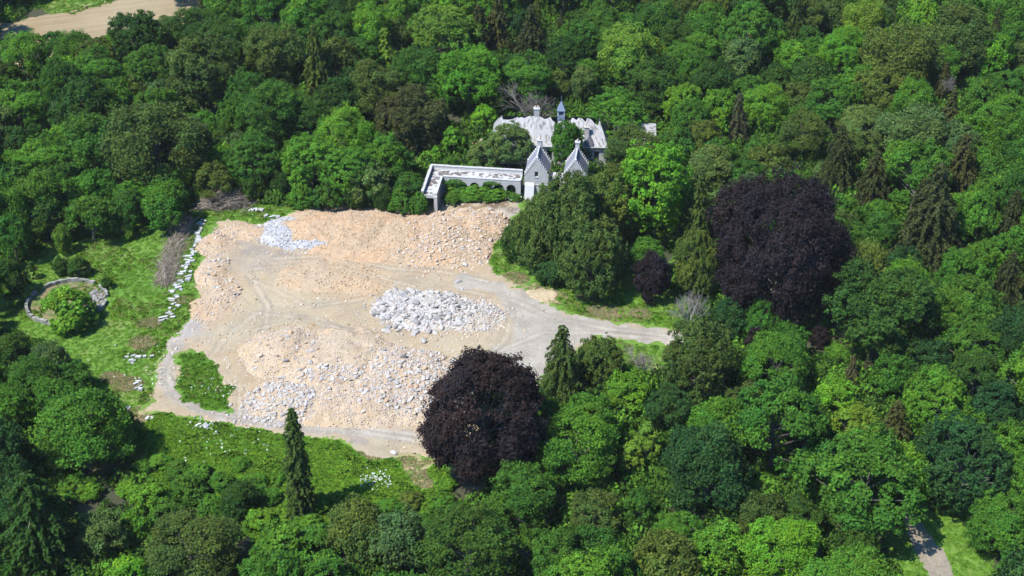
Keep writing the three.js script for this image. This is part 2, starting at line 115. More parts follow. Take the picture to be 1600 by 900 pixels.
const FLOWERS = [[-3.5,-36.9,5,1.3],[-9.0,-36.1,4,1.2],[0.0,-36.1,4,1.2],[-22.5,57.5,2.6,1.2],[-22.4,58.7,3.0,1.2],[-52.5,43.8,3,1.0],[-48.9,49.3,9,1.1],[-63.6,29.5,5,0.9],[-52.7,33.3,5,0.9],[-69.6,25.6,9,0.9],[-13.7,-33.3,4,1]];
const NOCOVER = [[[-19.5,-44],[-14,-44],[22,-43],[22,-33],[3,-34],[-13,-38],[-14,-28],[-20,-28]],[[-5,-63],[23,-63],[23,-49],[-5,-49]],[[23,-61],[33,-61],[33,-54],[23,-54]]];
const GROUPS = {"s":"shrubs at the edges of the wood","p":"copper beeches","y":"yews and dense conifers","c":"conifers in the wood","d":"cedars in the wood","h":"saplings","o":"airy trees of the surrounding wood","x":"bare dead trees"};
// kind and tone, x, z, spread, height, label
const TREES = [
["pp",49.8,9.6,24.6,30.7,"huge dark purple copper beech standing right of centre in the wood"],
["pp",-4.8,57.2,19.3,25.1,"large dark purple copper beech at the front edge of the bare site"],
["pp",26.8,4.3,7.6,11.0,"small dark purple beech on the grass above the gravel drive"],
["hp",43.5,25.3,4.4,8.3,"slender purple sapling beside the green tree below the huge copper beech"],
["sp",56.5,19.7,4.0,4.8,"small purple shrub under the skirt of the huge copper beech"],
["zo",-33.2,66.3,5.7,21.2,"lone tall narrow cypress rising from the rough meadow"],
["bd",66.5,23.9,18.9,18.9,"broad dark green oak just below the weeping tree"],
["wo",67.6,-0.3,10.4,11.5,"weeping light green tree between the copper beech and brown cedar"],
["dt",83.0,-9.6,17.7,22.1,"big shaggy brown-green cedar on the right of the huge copper beech"],
["ct",81.4,-13.3,7.7,16.9,"dark drooping conifer with a bare streak leaning on the brown cedar"],
["bv",28.3,-18.2,17.3,22.4,"brilliant light green maple above the small purple beech"],
["yo",10.9,-4.7,15.1,24.2,"great olive green yew clump right of the stone gables"],
["yo",6.0,-6.5,11.8,17.7,"olive yew facing the bare site, foremost of the yew clump"],
["yo",18.7,-15.9,13.4,18.8,"tall olive yew behind the maple, joined to the yew clump"],
["yo",15.3,2.0,13.7,17.8,"low olive yew skirting the grass under the maple"],
["yd",1.3,-10.8,7.9,8.7,"dark rounded yew at the corner of the bare site"],
["yk",8.5,-1.9,8.5,6.8,"dark low conifer bush next to the rounded yew on the grass"],
["bo",26.8,-44.3,13.7,13.0,"olive round-headed tree hiding the end of the slate roof"],
["co",37.5,-15.0,7.2,16.6,"brown-tipped spire conifer between maple and huge copper beech"],
["yo",35.2,3.6,9.0,16.3,"dense golden-olive conifer beside the small purple beech"],
["yo",32.1,34.7,13.1,16.3,"large golden-olive cypress at the end of the gravel drive"],
["xe",32.5,19.4,9.3,11.2,"bare pale dead tree above the golden-olive cypress"],
["xe",23.1,32.0,6.8,7.4,"bare grey thicket tree at the foot of the golden-olive cypress"],
["do",8.6,35.5,10.2,15.3,"pointed olive conifer right behind the front copper beech"],
["yo",15.2,32.1,8.8,11.0,"rounded olive conifer next to the pointed one by the drive"],
["bb",19.8,39.3,8.2,8.2,"bright bushy tree below the grass strip along the drive"],
["bg",45.7,18.6,8.0,9.6,"fresh green tree under the left skirt of the huge copper beech"],
["bg",46.2,33.7,12.5,12.5,"mid green round tree right of the golden-olive cypress"],
["cn",59.9,32.2,3.4,6.8,"small tan pointed conifer, left one of a pair"],
["cn",63.3,30.5,2.9,7.1,"small tan pointed conifer with bare stem, right one of a pair"],
["bb",71.9,44.3,12.1,11.5,"bright green spreading tree right of the tan conifer pair"],
["ct",63.4,49.9,6.8,10.2,"stubby dark conifer between the bright ash and blue-green oak"],
["og",42.4,55.4,16.2,17.1,"pale green feathery ash with open crown near the lower edge"],
["bl",56.1,38.8,7.3,6.6,"lemon-lime flowering tree top behind the feathery ash"],
["oy",56.0,54.2,9.2,11.9,"yellow-green airy tree in front of the lemon-lime one"],
["og",53.6,69.9,18.5,17.6,"wide airy green tree leaning over the dirt track"],
["bk",70.8,63.7,15.0,16.5,"dark blue-green round oak beside the dirt track"],
["bv",39.9,80.4,12.3,11.7,"domed bright green tree at the bottom edge left of the track"],
["bb",47.8,88.8,15.1,12.1,"wide bright green dome cut by the bottom edge beside the track"],
["bk",30.5,64.4,14.2,15.6,"dark green tall oak left of the feathery ash"],
["bg",10.2,59.4,13.2,15.2,"mid green billowing tree right of the front copper beech"],
["oy",-0.3,59.2,4.1,6.6,"small yellow-green sapling in front of the front copper beech"],
["bm",1.2,69.2,11.1,11.1,"mid green tree at the feet of the front copper beech"],
["bd",-6.1,82.3,16.4,13.9,"broad deep green tree at the bottom edge below the copper beech"],
["be",-16.7,78.1,9.6,10.5,"pale yellowish dome with fine leaves at the bottom edge"],
["bo",-23.7,74.9,10.7,9.1,"olive green mound of a tree at the bottom edge right of the cypress"],
["bo",23.1,81.8,9.9,9.4,"brownish green round tree at the bottom edge"],
["dd",-70.5,78.5,15.6,18.7,"very dark shaggy cedar in the lower left corner"],
["bg",-70.1,53.8,15.6,14.8,"green spreading tree left of the track bend"],
["by",-67.8,46.6,6.4,7.7,"yellow-green branch-topped tree at the track bend"],
["bo",-47.6,80.1,15.2,11.4,"dark olive broad dome at the bottom edge left of the cypress"],
["be",-62.3,74.9,8.2,8.2,"pale yellow-green tree between the dark cedar and olive dome"],
["bv",-55.5,85.3,9.3,8.4,"vivid green bushy tree cut by the bottom edge"],
["bd",-43.1,65.9,6.6,6.0,"small round deep green tree left of the cypress foot"],
["sb",-57.1,65.3,7.1,5.7,"bright green shrub behind and left of the dark olive dome"],
["sm",-52.1,62.2,6.1,4.9,"mid green shrub behind the dark olive dome"],
["sb",-58.4,71.0,5.9,5.3,"bright green shrub left of the dark olive dome"],
["sg",-47.4,66.4,5.0,4.0,"fresh green shrub behind the dark olive dome"],
["sg",-35.0,75.9,8.7,6.1,"fresh green shrub right of the dark olive dome"],
["sg",-29.3,74.6,6.8,5.5,"fresh green shrub in front of the lone cypress"],
["sm",-53.5,68.2,6.0,4.8,"mid green shrub behind and left of the dark olive dome"],
["bb",31.0,79.1,9.2,9.2,"small bright green round broadleaf tree right of the brownish round tree"],
["bm",11.9,79.4,9.1,9.1,"small mid green round broadleaf tree left of the brownish round tree"],
["bm",19.8,69.7,5.9,8.3,"small mid green round broadleaf tree behind the brownish round tree"],
["hy",19.1,57.7,4.1,7.9,"small yellow-green sapling behind the brownish round tree"],
["hy",22.0,53.9,4.8,8.7,"small yellow-green sapling in front of the golden-olive cypress"],
["bg",74.9,74.7,12.6,11.3,"fresh green round broadleaf tree in front of and right of the blue-green oak"],
["bg",81.6,56.9,9.3,10.2,"small fresh green round broadleaf tree right of the blue-green oak"],
["bk",81.7,45.3,9.7,10.6,"blue-green round broadleaf tree behind the blue-green oak"],
["sb",-58.0,54.1,4.2,2.3,"bright green shrub right of the track bend tree"],
["sm",-54.9,56.3,4.8,2.6,"mid green shrub between the dark olive dome and the track bend tree"],
["sb",-51.1,57.2,4.6,2.5,"bright green shrub behind the dark olive dome"],
["sg",-47.1,59.5,4.8,2.6,"fresh green shrub left of the lone cypress"],
["sg",-51.2,62.3,5.3,2.9,"fresh green shrub between the dark olive dome and the lone cypress"],
["sb",-41.9,59.3,4.6,2.5,"bright green shrub in front of and left of the lone cypress"],
["sg",-39.4,62.6,4.7,2.6,"fresh green shrub between the lone cypress and the dark olive dome"],
["sb",-39.5,68.6,5.4,3.0,"bright green shrub right of the dark olive dome"],
["sm",-45.3,67.1,4.6,2.5,"mid green shrub behind and right of the dark olive dome"],
["sb",-30.5,64.7,4.5,2.5,"bright green shrub in front of the lone cypress"],
["sg",-26.6,68.3,5.0,2.8,"fresh green shrub in front of and right of the lone cypress"],
["sb",-31.9,69.6,4.8,2.6,"bright green shrub between the lone cypress and the dark olive dome"],
["sg",-19.2,65.5,4.5,2.5,"fresh green shrub between the lone cypress and the front copper beech"],
["so",-16.3,63.6,4.1,2.2,"olive green shrub in front of and left of the front copper beech"],
["sb",-21.6,67.9,4.6,2.5,"bright green shrub in front of and right of the lone cypress"],
["sg",-56.3,65.2,5.1,2.8,"fresh green shrub behind and left of the dark olive dome"],
["sb",-61.3,60.6,5.2,2.8,"bright green shrub in front of and right of the track bend tree"],
["sm",-13.5,69.4,4.6,2.5,"mid green shrub in front of the front copper beech"],
["sg",-60.4,55.1,3.6,2.0,"fresh green shrub in front of and right of the track bend tree"],
["sg",59.4,23.7,5.1,2.8,"fresh green shrub behind and left of the tan conifer pair"],
["sm",56.6,26.2,4.6,2.5,"mid green shrub left of the tan conifer pair"],
["sb",59.7,31.1,4.6,2.5,"bright green shrub in front of and left of the tan conifer pair"],
["sg",-70.2,60.8,5.8,3.2,"fresh green shrub behind and right of the dark corner cedar"],
["sm",-72.8,57.7,5.2,2.9,"mid green shrub in front of the track bend tree"],
["sb",-67.7,61.9,4.5,2.5,"bright green shrub behind and right of the dark corner cedar"],
["sg",-11.2,64.4,4.5,2.5,"fresh green shrub in front of the front copper beech"],
["sm",-8.6,66.8,5.0,2.8,"mid green shrub between the front copper beech and the lone cypress"],
["sb",-10.4,59.6,3.1,1.7,"bright green shrub in front of the front copper beech"],
["sg",-44.8,54.4,3.4,1.9,"fresh green shrub near the lone cypress, toward the track bend tree"],
["sb",-38.0,58.0,3.1,1.7,"bright green shrub near the lone cypress, toward the track bend tree"],
["yt",-22.8,-58.2,16.2,16.2,"broad brown-green yew dome left of the ruined house"],
["bl",-6.4,-67.7,6.6,6.6,"glowing lime green tree at the left end of the slate roof"],
["hl",-13.1,-53.7,5.5,8.2,"lime sapling left of the courtyard ruins"],
["hl",-16.6,-48.4,3.1,6.2,"thin lime sapling by the corner of the arcade"],
["xn",5.1,-60.2,15.3,13.7,"grey-brown leafless tree behind the slate roof"],
["bl",17.1,-72.6,2.7,2.7,"tiny lime bush right of the roof lantern"],
["oe",-0.7,-47.5,11.3,11.8,"grey-green courtyard tree before the slate roof"],
["oe",-5.6,-46.6,8.5,8.5,"darker grey-green courtyard tree by the ruined wall"],
["bg",11.9,-49.0,6.8,12.2,"tall ivy-clad tree between the two stone gables"],
["sg",-12.4,-58.3,4.4,4.4,"fresh green shrub in front of and left of the glowing lime tree"],
["sm",-8.5,-44.8,5.6,3.9,"mid green shrub right of the stone arcade"],
["sm",-14.2,-46.9,5.7,4.0,"mid green shrub behind and right of the stone arcade"],
["sm",-3.5,-44.1,5.1,3.6,"mid green shrub left of the stone gables"],
["sb",-12.8,-37.8,4.7,2.8,"bright green shrub right of the stone arcade"],
["sg",-10.8,-37.7,5.5,3.0,"fresh green shrub right of the stone arcade"],
["sb",-8.1,-35.8,6.3,3.2,"bright green shrub between the stone arcade and the stone gables"],
["sm",-6.0,-37.2,4.7,2.8,"mid green shrub between the stone arcade and the stone gables"],
["sb",-3.9,-35.5,5.5,2.5,"bright green shrub in front of and left of the stone gables"],
["sg",-1.7,-36.6,3.9,2.3,"fresh green shrub in front of and left of the stone gables"],
["sm",0.6,-34.9,3.3,1.7,"mid green shrub in front of the stone gables"],
["sb",-9.6,-35.2,4.7,1.9,"bright green shrub near the stone arcade, toward the glowing lime tree"],
["sg",-5.5,-34.9,4.1,1.7,"fresh green shrub between the stone arcade and the stone gables"],
["sm",-13.0,-33.2,4.1,2.5,"mid green shrub in front of and right of the stone arcade"],
["bv",-9.8,-75.7,16.8,17.7,"large bright green tree behind the lime one, beyond the house"],
["bg",3.3,-79.4,13.4,13.4,"round green tree directly beyond the slate roof"],
["be",17.2,-81.4,7.1,10.6,"tall pale olive tree beyond the roof lantern"],
["bb",23.2,-59.6,13.8,13.8,"bright green tree right of the roof lantern"],
["by",28.9,-91.2,16.2,16.2,"yellow-topped green tree high above the roof lantern"],
["bd",33.3,-74.2,14.4,15.1,"big deep green round broadleaf tree in front of the yellow-topped tree"],
["bm",-22.1,-80.9,16.0,16.0,"big mid green round broadleaf tree left of the large bright tree"],
["bo",-31.4,-69.9,14.1,16.9,"big olive green round broadleaf tree behind and left of the brown yew dome"],
["cy",-31.7,-99.2,6.7,12.1,"pale pointed tree above the brown yew dome"],
["by",-17.4,-105.0,18.1,15.4,"yellow-olive tree with a dead bough left of the brown conifers"],
["ct",-8.5,-107.4,7.5,14.9,"brown conifer, left one of the dark group at the top"],
["ct",-3.5,-110.7,9.1,17.4,"brown conifer, tallest of the dark group at the top"],
["ct",4.8,-107.5,8.8,14.9,"brown conifer, right one of the dark group at the top"],
["ct",12.9,-122.3,3.4,7.4,"tiny brown spire conifer right of the dark group"],
["bg",-27.7,-41.1,12.8,11.5,"fresh green round broadleaf tree behind and left of the stone arcade"],
["bb",-34.8,-35.5,13.7,12.3,"bright green round broadleaf tree left of the stone arcade"],
["bb",-43.2,-38.0,13.2,13.2,"bright green round broadleaf tree right of the branch pile"],
["be",-30.6,-33.2,10.9,9.8,"pale grey-green round broadleaf tree left of the stone arcade"],
["bm",-21.8,-33.5,7.6,7.6,"small mid green round broadleaf tree left of the stone arcade"],
["sg",-19.6,-28.1,4.6,5.5,"fresh green shrub in front of the stone arcade"],
["yd",-55.1,-35.1,5.8,7.5,"dark upright yew next to the branch pile"],
["yd",-49.8,-35.3,4.1,6.6,"narrow dark yew, second from the branch pile"],
["yd",-33.5,-30.8,4.9,6.8,"small deep green yew left of the stone arcade"],
["yd",-27.4,-30.4,4.6,6.5,"small deep green yew between the stone arcade and the brown yew dome"],
["sb",-44.8,-31.2,6.0,6.0,"bright green shrub right of the branch pile"],
["sm",-39.3,-30.7,6.2,6.2,"mid green shrub right of the branch pile"],
["sg",-23.6,-29.0,5.4,6.5,"fresh green shrub in front of and left of the stone arcade"],
["hg",-30.6,-32.3,3.5,6.4,"small fresh green sapling left of the stone arcade"],
["bb",-120.2,-94.4,13.2,13.2,"bright green tree below the tan field at the left edge"],
["bm",-108.9,-97.4,11.1,12.2,"mid green round broadleaf tree in front of the tan field"],
["bd",-92.8,-98.4,15.9,16.7,"dark tree jutting into the tan field"],
["bd",-81.4,-108.9,14.0,14.0,"big deep green round broadleaf tree behind and right of the tiny brown conifer"],
["bd",-73.2,-103.3,12.9,12.9,"deep green round broadleaf tree behind the droopy olive tree"],
["bg",-68.3,-109.4,10.1,11.1,"fresh green round broadleaf tree behind and right of the droopy olive tree"],
["bo",-58.0,-90.6,15.3,16.8,"droopy olive tree in the upper left wood"],
["ct",-85.9,-103.6,4.5,7.3,"tiny dark brown conifer among the upper left trees"],
["bo",-73.6,-75.8,19.5,19.5,"big droopy olive-green tree below the tiny brown conifer"],
["bg",-99.3,-81.0,14.1,14.1,"big fresh green round broadleaf tree in front of the tan field"],
["bm",-86.9,-83.8,12.9,14.2,"mid green round broadleaf tree in front of and left of the tiny brown conifer"],
["bb",-112.2,-61.5,13.4,14.1,"bright green round broadleaf tree in front of the tan field"],
["bd",-95.6,-57.8,16.5,18.2,"big deep green round broadleaf tree in front of and left of the tiny brown conifer"],
["bo",-90.7,-78.5,9.1,9.1,"small olive green round broadleaf tree in front of and left of the tiny brown conifer"],
["bo",-76.3,-39.4,23.5,21.2,"very broad dark olive tree in the upper left wood"],
["bm",-54.1,-58.3,17.0,17.8,"large mid green tree left of the tall green conifer"],
["co",-47.0,-83.1,8.6,19.7,"tall layered green conifer in the upper left wood"],
["bb",-70.2,-60.7,7.6,8.4,"small bright green round broadleaf tree in front of the droopy olive tree"],
["be",-61.0,-48.9,6.5,9.1,"small pale grey-green round broadleaf tree behind the branch pile"],
["bb",-71.4,-40.0,8.3,8.3,"small bright green round broadleaf tree behind and left of the branch pile"],
["bb",-100.2,-38.0,13.2,13.2,"bright green round broadleaf tree behind the upright yellowish bush"],
["bm",-56.4,-40.1,12.7,12.7,"mid green round broadleaf tree behind the branch pile"],
["bm",-95.9,-22.2,14.5,14.5,"big mid green round broadleaf tree behind the upright yellowish bush"],
["bb",-79.9,-28.0,9.4,8.5,"small bright green round broadleaf tree behind the lone lawn bush"],
["bg",-87.2,-28.3,10.7,10.7,"fresh green round broadleaf tree behind the lone lawn bush"],
["bm",-73.7,-30.8,9.5,9.5,"small mid green round broadleaf tree left of the branch pile"],
["bd",-40.5,-66.3,12.7,13.9,"deep green round broadleaf tree in front of the tall layered conifer"],
["bm",-38.0,-94.8,11.1,11.1,"mid green round broadleaf tree right of the tall layered conifer"],
["bd",-46.3,-58.7,11.6,12.7,"deep green tree between the tall layered conifer and the brown yew dome"],
["bg",-99.5,-9.4,7.9,11.0,"bright tall tree at the left edge above the lawn"],
["bd",-95.3,-18.4,10.4,10.4,"deep green round broadleaf tree behind the upright yellowish bush"],
["bm",-86.2,-18.4,10.4,10.4,"mid green round broadleaf tree left of the lone lawn bush"],
["bm",-79.9,-22.0,9.2,9.2,"small mid green round broadleaf tree behind the lone lawn bush"],
["bg",-72.0,-22.6,10.8,10.3,"fresh green round broadleaf tree behind and right of the lone lawn bush"],
["bd",-96.5,3.3,7.4,8.8,"small deep green round broadleaf tree left of the walled round bed"],
["yy",-90.8,-13.2,4.4,7.0,"upright yellowish bush on the lawn edge below the wood"],
["sy",-79.8,-18.8,4.2,4.2,"small round yellowish bush alone on the lawn"],
["sb",-83.4,12.6,10.5,8.2,"dense round bush filling the walled round bed"],
["sd",-89.4,-5.3,3.8,3.8,"dark shrub behind the walled round bed, left"],
["sd",-85.6,-4.2,4.3,4.7,"dark shrub behind the walled round bed, right"],
["hd",-94.7,-3.2,2.3,4.1,"slim sapling left of the walled round bed"],
["sm",-79.2,-0.0,2.5,2.7,"small shrub right of the walled round bed"],
["bm",-82.6,39.8,12.0,10.8,"mid green round broadleaf tree behind and left of the track bend tree"],
["bd",-89.8,28.2,8.0,8.0,"small deep green round broadleaf tree in front of and left of the walled round bed"],
["be",-82.7,28.4,6.8,6.8,"thin grey-green tree at the lawn edge below the round bed"],
["bm",-77.1,34.8,7.8,7.0,"small mid green round broadleaf tree behind the track bend tree"],
["bg",-84.4,45.4,8.6,9.5,"small fresh green round broadleaf tree left of the track bend tree"],
["bd",-81.2,55.5,7.3,8.0,"small deep green round broadleaf tree left of the track bend tree"],
["bg",60.0,-105.4,16.1,16.1,"big fresh green round broadleaf tree behind and left of the lime rounded tree"],
["by",90.9,-115.6,12.6,13.8,"tall yellow-green tree at the top edge"],
["bb",46.2,-98.5,13.4,12.0,"bright green round broadleaf tree right of the yellow-topped tree"],
["be",57.0,-95.6,10.1,11.2,"pale tan-green tree in the upper right wood"],
["bb",67.2,-106.6,8.8,8.8,"small bright green round broadleaf tree behind and left of the lime rounded tree"],
["bl",70.1,-99.0,9.0,9.0,"lime rounded tree in the upper right wood"],
["bv",81.8,-97.7,12.4,13.6,"vivid green tall tree in the upper right wood"],
["bo",92.9,-85.5,20.0,20.0,"big olive green round broadleaf tree in front of and right of the yellow-green top-edge tree"],
["bo",110.8,-98.3,19.0,19.0,"big olive green round broadleaf tree behind the half-dead brown conifer"],
["bv",118.4,-95.0,10.4,13.5,"vivid green tree near the right edge at the top"],
["ct",103.1,-80.1,5.8,11.6,"brown half-dead conifer in the upper right wood"],
["xe",103.0,-79.6,6.1,9.8,"bare pale dead trunk beside the half-dead brown conifer"],
["ct",100.5,-63.2,8.2,12.3,"small brown-green conifer in front of the half-dead brown conifer"],
["bb",58.3,-67.4,11.8,12.4,"bright round tree behind the russet conifer"],
["cn",51.5,-60.8,6.4,12.8,"russet brown conifer above the huge copper beech"],
["bo",65.1,-52.8,11.1,12.8,"dense olive tree directly above the huge copper beech"],
["be",42.4,-38.2,11.6,11.6,"pale olive tree left above the huge copper beech"],
["dt",70.2,-38.4,11.3,15.8,"brown conifer just beyond the huge copper beech"],
["dt",75.9,-29.8,9.7,14.5,"brown-green cedar behind and left of the shaggy brown cedar"],
["dt",95.1,-33.3,10.8,16.3,"brown-green cedar in front of and left of the right-edge bright tree"],
["ct",100.3,-13.6,7.7,13.9,"small brown-green conifer right of the shaggy brown cedar"],
["be",88.2,-49.5,16.9,15.2,"big pale grey-green round broadleaf tree in front of the half-dead brown conifer"],
["be",79.5,-57.7,11.6,11.6,"pale grey-green round broadleaf tree in front of and left of the half-dead brown conifer"],
["bb",110.9,-56.4,12.6,15.2,"bright green tree cut by the right edge"],
["bg",75.8,-22.4,6.9,6.9,"small fresh green round broadleaf tree left of the shaggy brown cedar"],
["bm",82.1,20.2,14.8,14.8,"big mid green round broadleaf tree right of the broad dark oak"],
["dt",93.2,9.1,9.1,13.7,"brown drooping conifer at the right edge below the cedar"],
["bm",83.1,-15.5,7.8,7.8,"small mid green round broadleaf tree left of the shaggy brown cedar"],
["bm",102.6,-31.1,10.8,11.9,"mid green round broadleaf tree in front of the right-edge bright tree"],
["bg",40.6,-58.7,11.6,12.7,"fresh green round broadleaf tree left of the russet conifer"],
["bm",36.7,-48.1,9.9,10.9,"mid green round broadleaf tree behind the light green maple"],
["be",68.5,-41.9,5.6,5.6,"small pale grey-green round broadleaf tree behind the huge copper beech"],
["bm",37.6,-110.6,14.7,14.7,"big mid green round broadleaf tree behind and right of the yellow-topped tree"],
["bm",16.1,-102.5,12.9,12.9,"mid green round broadleaf tree left of the yellow-topped tree"],
["bm",23.2,-116.1,11.6,11.6,"mid green round broadleaf tree behind and left of the yellow-topped tree"],
["bd",47.1,-78.3,12.1,13.4,"deep green round broadleaf tree behind the russet conifer"],
["bd",72.1,-81.8,10.7,11.8,"deep green round broadleaf tree in front of and right of the lime rounded tree"],
["bd",41.9,-103.8,11.3,12.4,"deep green round broadleaf tree right of the yellow-topped tree"],
["bd",12.6,-92.6,11.0,12.1,"deep green round broadleaf tree behind the roof lantern"],
["bd",-136.4,-144.1,10.6,10.6,"dark tree beyond the tan field in the top left corner"],
["bd",-129.4,-150.4,9.6,9.6,"deep green round broadleaf tree behind and left of the tan field"],
["ct",-132.7,-96.1,5.2,13.1,"small brown-green conifer left of the tan field"],
["ct",120.1,-100.5,6.5,17.0,"small brown-green conifer behind and right of the half-dead brown conifer"],
["ct",100.5,3.8,7.2,16.6,"small brown-green conifer between the shaggy brown cedar and the broad dark oak"],
["co",-37.4,-141.8,5.3,13.0,"small olive green conifer behind and right of the tall layered conifer"],
["ct",-82.9,-137.1,6.3,16.5,"small brown-green conifer behind the tiny brown conifer"],
["co",6.7,-124.2,5.1,10.3,"small olive green conifer right of the brown conifer group"],
["co",73.2,-114.8,6.1,18.0,"small olive green conifer behind the lime rounded tree"],
["ct",42.4,0.2,6.2,18.2,"small brown-green conifer left of the huge copper beech"],
["bg",-74.9,-128.3,16.3,17.5,"big fresh green round broadleaf tree behind and right of the tiny brown conifer"],
["bg",-20.6,-130.3,11.9,16.7,"fresh green round broadleaf tree behind and left of the brown conifer group"],
["bm",48.0,-7.9,13.4,13.4,"mid green round broadleaf tree left of the huge copper beech"],
["oo",86.3,-72.4,12.4,14.4,"olive green airy broadleaf tree left of the half-dead brown conifer"],
["bo",101.0,-131.9,11.6,12.9,"olive green round broadleaf tree behind and right of the yellow-green top-edge tree"],
["og",117.2,-122.9,16.9,17.8,"big fresh green airy broadleaf tree right of the yellow-green top-edge tree"],
["bb",105.6,-114.6,10.7,13.9,"bright green round broadleaf tree right of the yellow-green top-edge tree"],
["bd",-42.1,-117.7,13.1,16.0,"deep green round broadleaf tree behind the tall layered conifer"],
["bg",-62.1,-104.6,10.1,11.4,"fresh green round broadleaf tree behind and left of the tall layered conifer"],
["bg",137.7,-127.2,14.0,16.0,"big fresh green round broadleaf tree behind and right of the half-dead brown conifer"],
["om",75.8,-127.7,11.2,16.4,"mid green airy broadleaf tree left of the yellow-green top-edge tree"],
["ob",-29.0,-117.5,10.1,14.5,"bright green airy broadleaf tree left of the brown conifer group"],
["bb",107.1,-143.4,13.6,14.3,"bright green round broadleaf tree behind and right of the yellow-green top-edge tree"],
["og",74.4,-67.9,13.1,13.2,"fresh green airy broadleaf tree in front of and right of the lime rounded tree"],
["bg",113.0,-29.4,15.5,21.1,"big fresh green round broadleaf tree in front of and right of the right-edge bright tree"],
["bg",126.7,-114.7,13.3,17.3,"fresh green round broadleaf tree behind and right of the half-dead brown conifer"],
["bo",83.9,-121.8,10.3,11.6,"olive green round broadleaf tree left of the yellow-green top-edge tree"],
["od",79.7,38.0,10.4,11.1,"deep green airy broadleaf tree right of the tan conifer pair"],
["bm",27.1,-126.7,15.9,20.1,"big mid green round broadleaf tree behind the yellow-topped tree"],
["od",64.1,-124.2,15.2,16.5,"big deep green airy broadleaf tree behind the lime rounded tree"],
["og",-62.7,-120.3,15.9,20.4,"big fresh green airy broadleaf tree behind the tall layered conifer"],
["bb",-35.5,-104.9,11.9,16.3,"bright green round broadleaf tree behind and right of the tall layered conifer"],
["bb",42.1,-131.3,15.7,19.8,"big bright green round broadleaf tree behind the yellow-topped tree"],
["bg",49.7,-112.1,12.9,13.6,"fresh green round broadleaf tree right of the yellow-topped tree"],
["oo",-29.9,-135.4,13.1,17.2,"olive green airy broadleaf tree left of the brown conifer group"],
["bb",32.8,54.2,11.4,14.2,"bright green round broadleaf tree left of the feathery ash"],
["bg",83.1,-134.1,11.6,12.3,"fresh green round broadleaf tree behind and left of the yellow-green top-edge tree"],
["od",-146.2,-137.3,15.1,20.5,"big deep green airy broadleaf tree left of the tan field"],
["bm",-58.1,-141.3,11.4,13.2,"mid green round broadleaf tree behind the tall layered conifer"],
["bg",-53.0,-106.1,10.3,14.9,"fresh green round broadleaf tree behind the tall layered conifer"],
["bo",52.5,-136.1,10.7,14.6,"olive green round broadleaf tree behind and right of the yellow-topped tree"],
["bb",-48.5,-126.7,15.9,22.7,"big bright green round broadleaf tree behind the tall layered conifer"],
["bd",-9.5,-134.4,11.0,15.2,"deep green round broadleaf tree behind the brown conifer group"],
["om",121.0,-137.1,12.7,15.8,"mid green airy broadleaf tree right of the yellow-green top-edge tree"],
["bm",14.0,-135.4,14.5,21.2,"big mid green round broadleaf tree behind and right of the brown conifer group"],
["bm",-112.1,-32.5,11.8,15.4,"mid green round broadleaf tree behind and left of the upright yellowish bush"],
["ok",73.6,96.7,16.9,23.9,"big blue-green airy broadleaf tree right of the dirt track"],
["bm",136.1,-137.8,10.3,14.8,"mid green round broadleaf tree behind the half-dead brown conifer"],
["bm",28.6,-143.1,15.6,18.3,"big mid green tree between the yellow-topped tree and the brown conifer group"],
["bg",-71.5,-140.5,14.1,21.0,"big fresh green tree between the tiny brown conifer and the tall layered conifer"],
["og",118.5,-78.6,10.9,11.0,"fresh green airy broadleaf tree behind the right-edge bright tree"],
["bg",4.6,-142.8,13.6,20.1,"fresh green round broadleaf tree behind the brown conifer group"],
["bm",-75.8,-116.7,10.2,12.1,"mid green round broadleaf tree behind and right of the tiny brown conifer"],
["om",59.3,-18.6,10.5,12.5,"mid green airy broadleaf tree behind the huge copper beech"],
["og",84.5,-28.4,14.8,16.8,"big fresh green airy broadleaf tree behind the shaggy brown cedar"],
["bg",74.4,-139.8,11.2,12.2,"fresh green round broadleaf tree behind the lime rounded tree"],
["bk",-13.9,-141.1,11.3,14.7,"blue-green round broadleaf tree behind and left of the brown conifer group"],
["om",-119.9,-66.7,11.5,16.9,"mid green airy broadleaf tree in front of and left of the tan field"],
["bd",132.6,-94.6,10.6,11.7,"deep green round broadleaf tree behind the right-edge bright tree"],
["og",55.3,-75.4,10.1,10.3,"fresh green airy broadleaf tree behind the russet conifer"],
["bo",-62.5,-131.3,10.2,14.5,"olive green round broadleaf tree behind the tall layered conifer"],
["bb",-36.3,-47.3,13.5,16.4,"bright green round broadleaf tree left of the brown yew dome"],
["bg",-117.5,-41.8,13.4,15.9,"fresh green round broadleaf tree behind and left of the upright yellowish bush"],
["bg",114.0,-133.0,10.6,15.8,"fresh green round broadleaf tree right of the yellow-green top-edge tree"],
["bo",-102.4,-93.0,10.1,12.3,"olive green round broadleaf tree in front of the tan field"],
["oe",97.6,-46.8,10.4,12.1,"pale grey-green airy broadleaf tree left of the right-edge bright tree"],
["od",-67.9,-91.5,10.7,12.4,"deep green airy broadleaf tree right of the droopy olive tree"],
["bd",-84.7,-51.4,12.7,13.6,"deep green round broadleaf tree in front of and left of the droopy olive tree"],
["bd",-108.5,-48.2,10.0,10.7,"deep green tree between the upright yellowish bush and the lone lawn bush"],
["bm",-49.7,-139.0,10.4,12.0,"mid green tree between the tall layered conifer and the droopy olive tree"],
["bg",105.1,-2.0,10.1,10.1,"fresh green round broadleaf tree right of the shaggy brown cedar"],
["bb",-105.5,-17.2,14.0,16.0,"bright green round broadleaf tree behind and left of the upright yellowish bush"],
["bk",89.1,30.8,11.4,15.7,"blue-green round broadleaf tree right of the broad dark oak"],
["bg",106.5,-10.3,12.8,16.0,"fresh green tree between the shaggy brown cedar and the right-edge bright tree"],
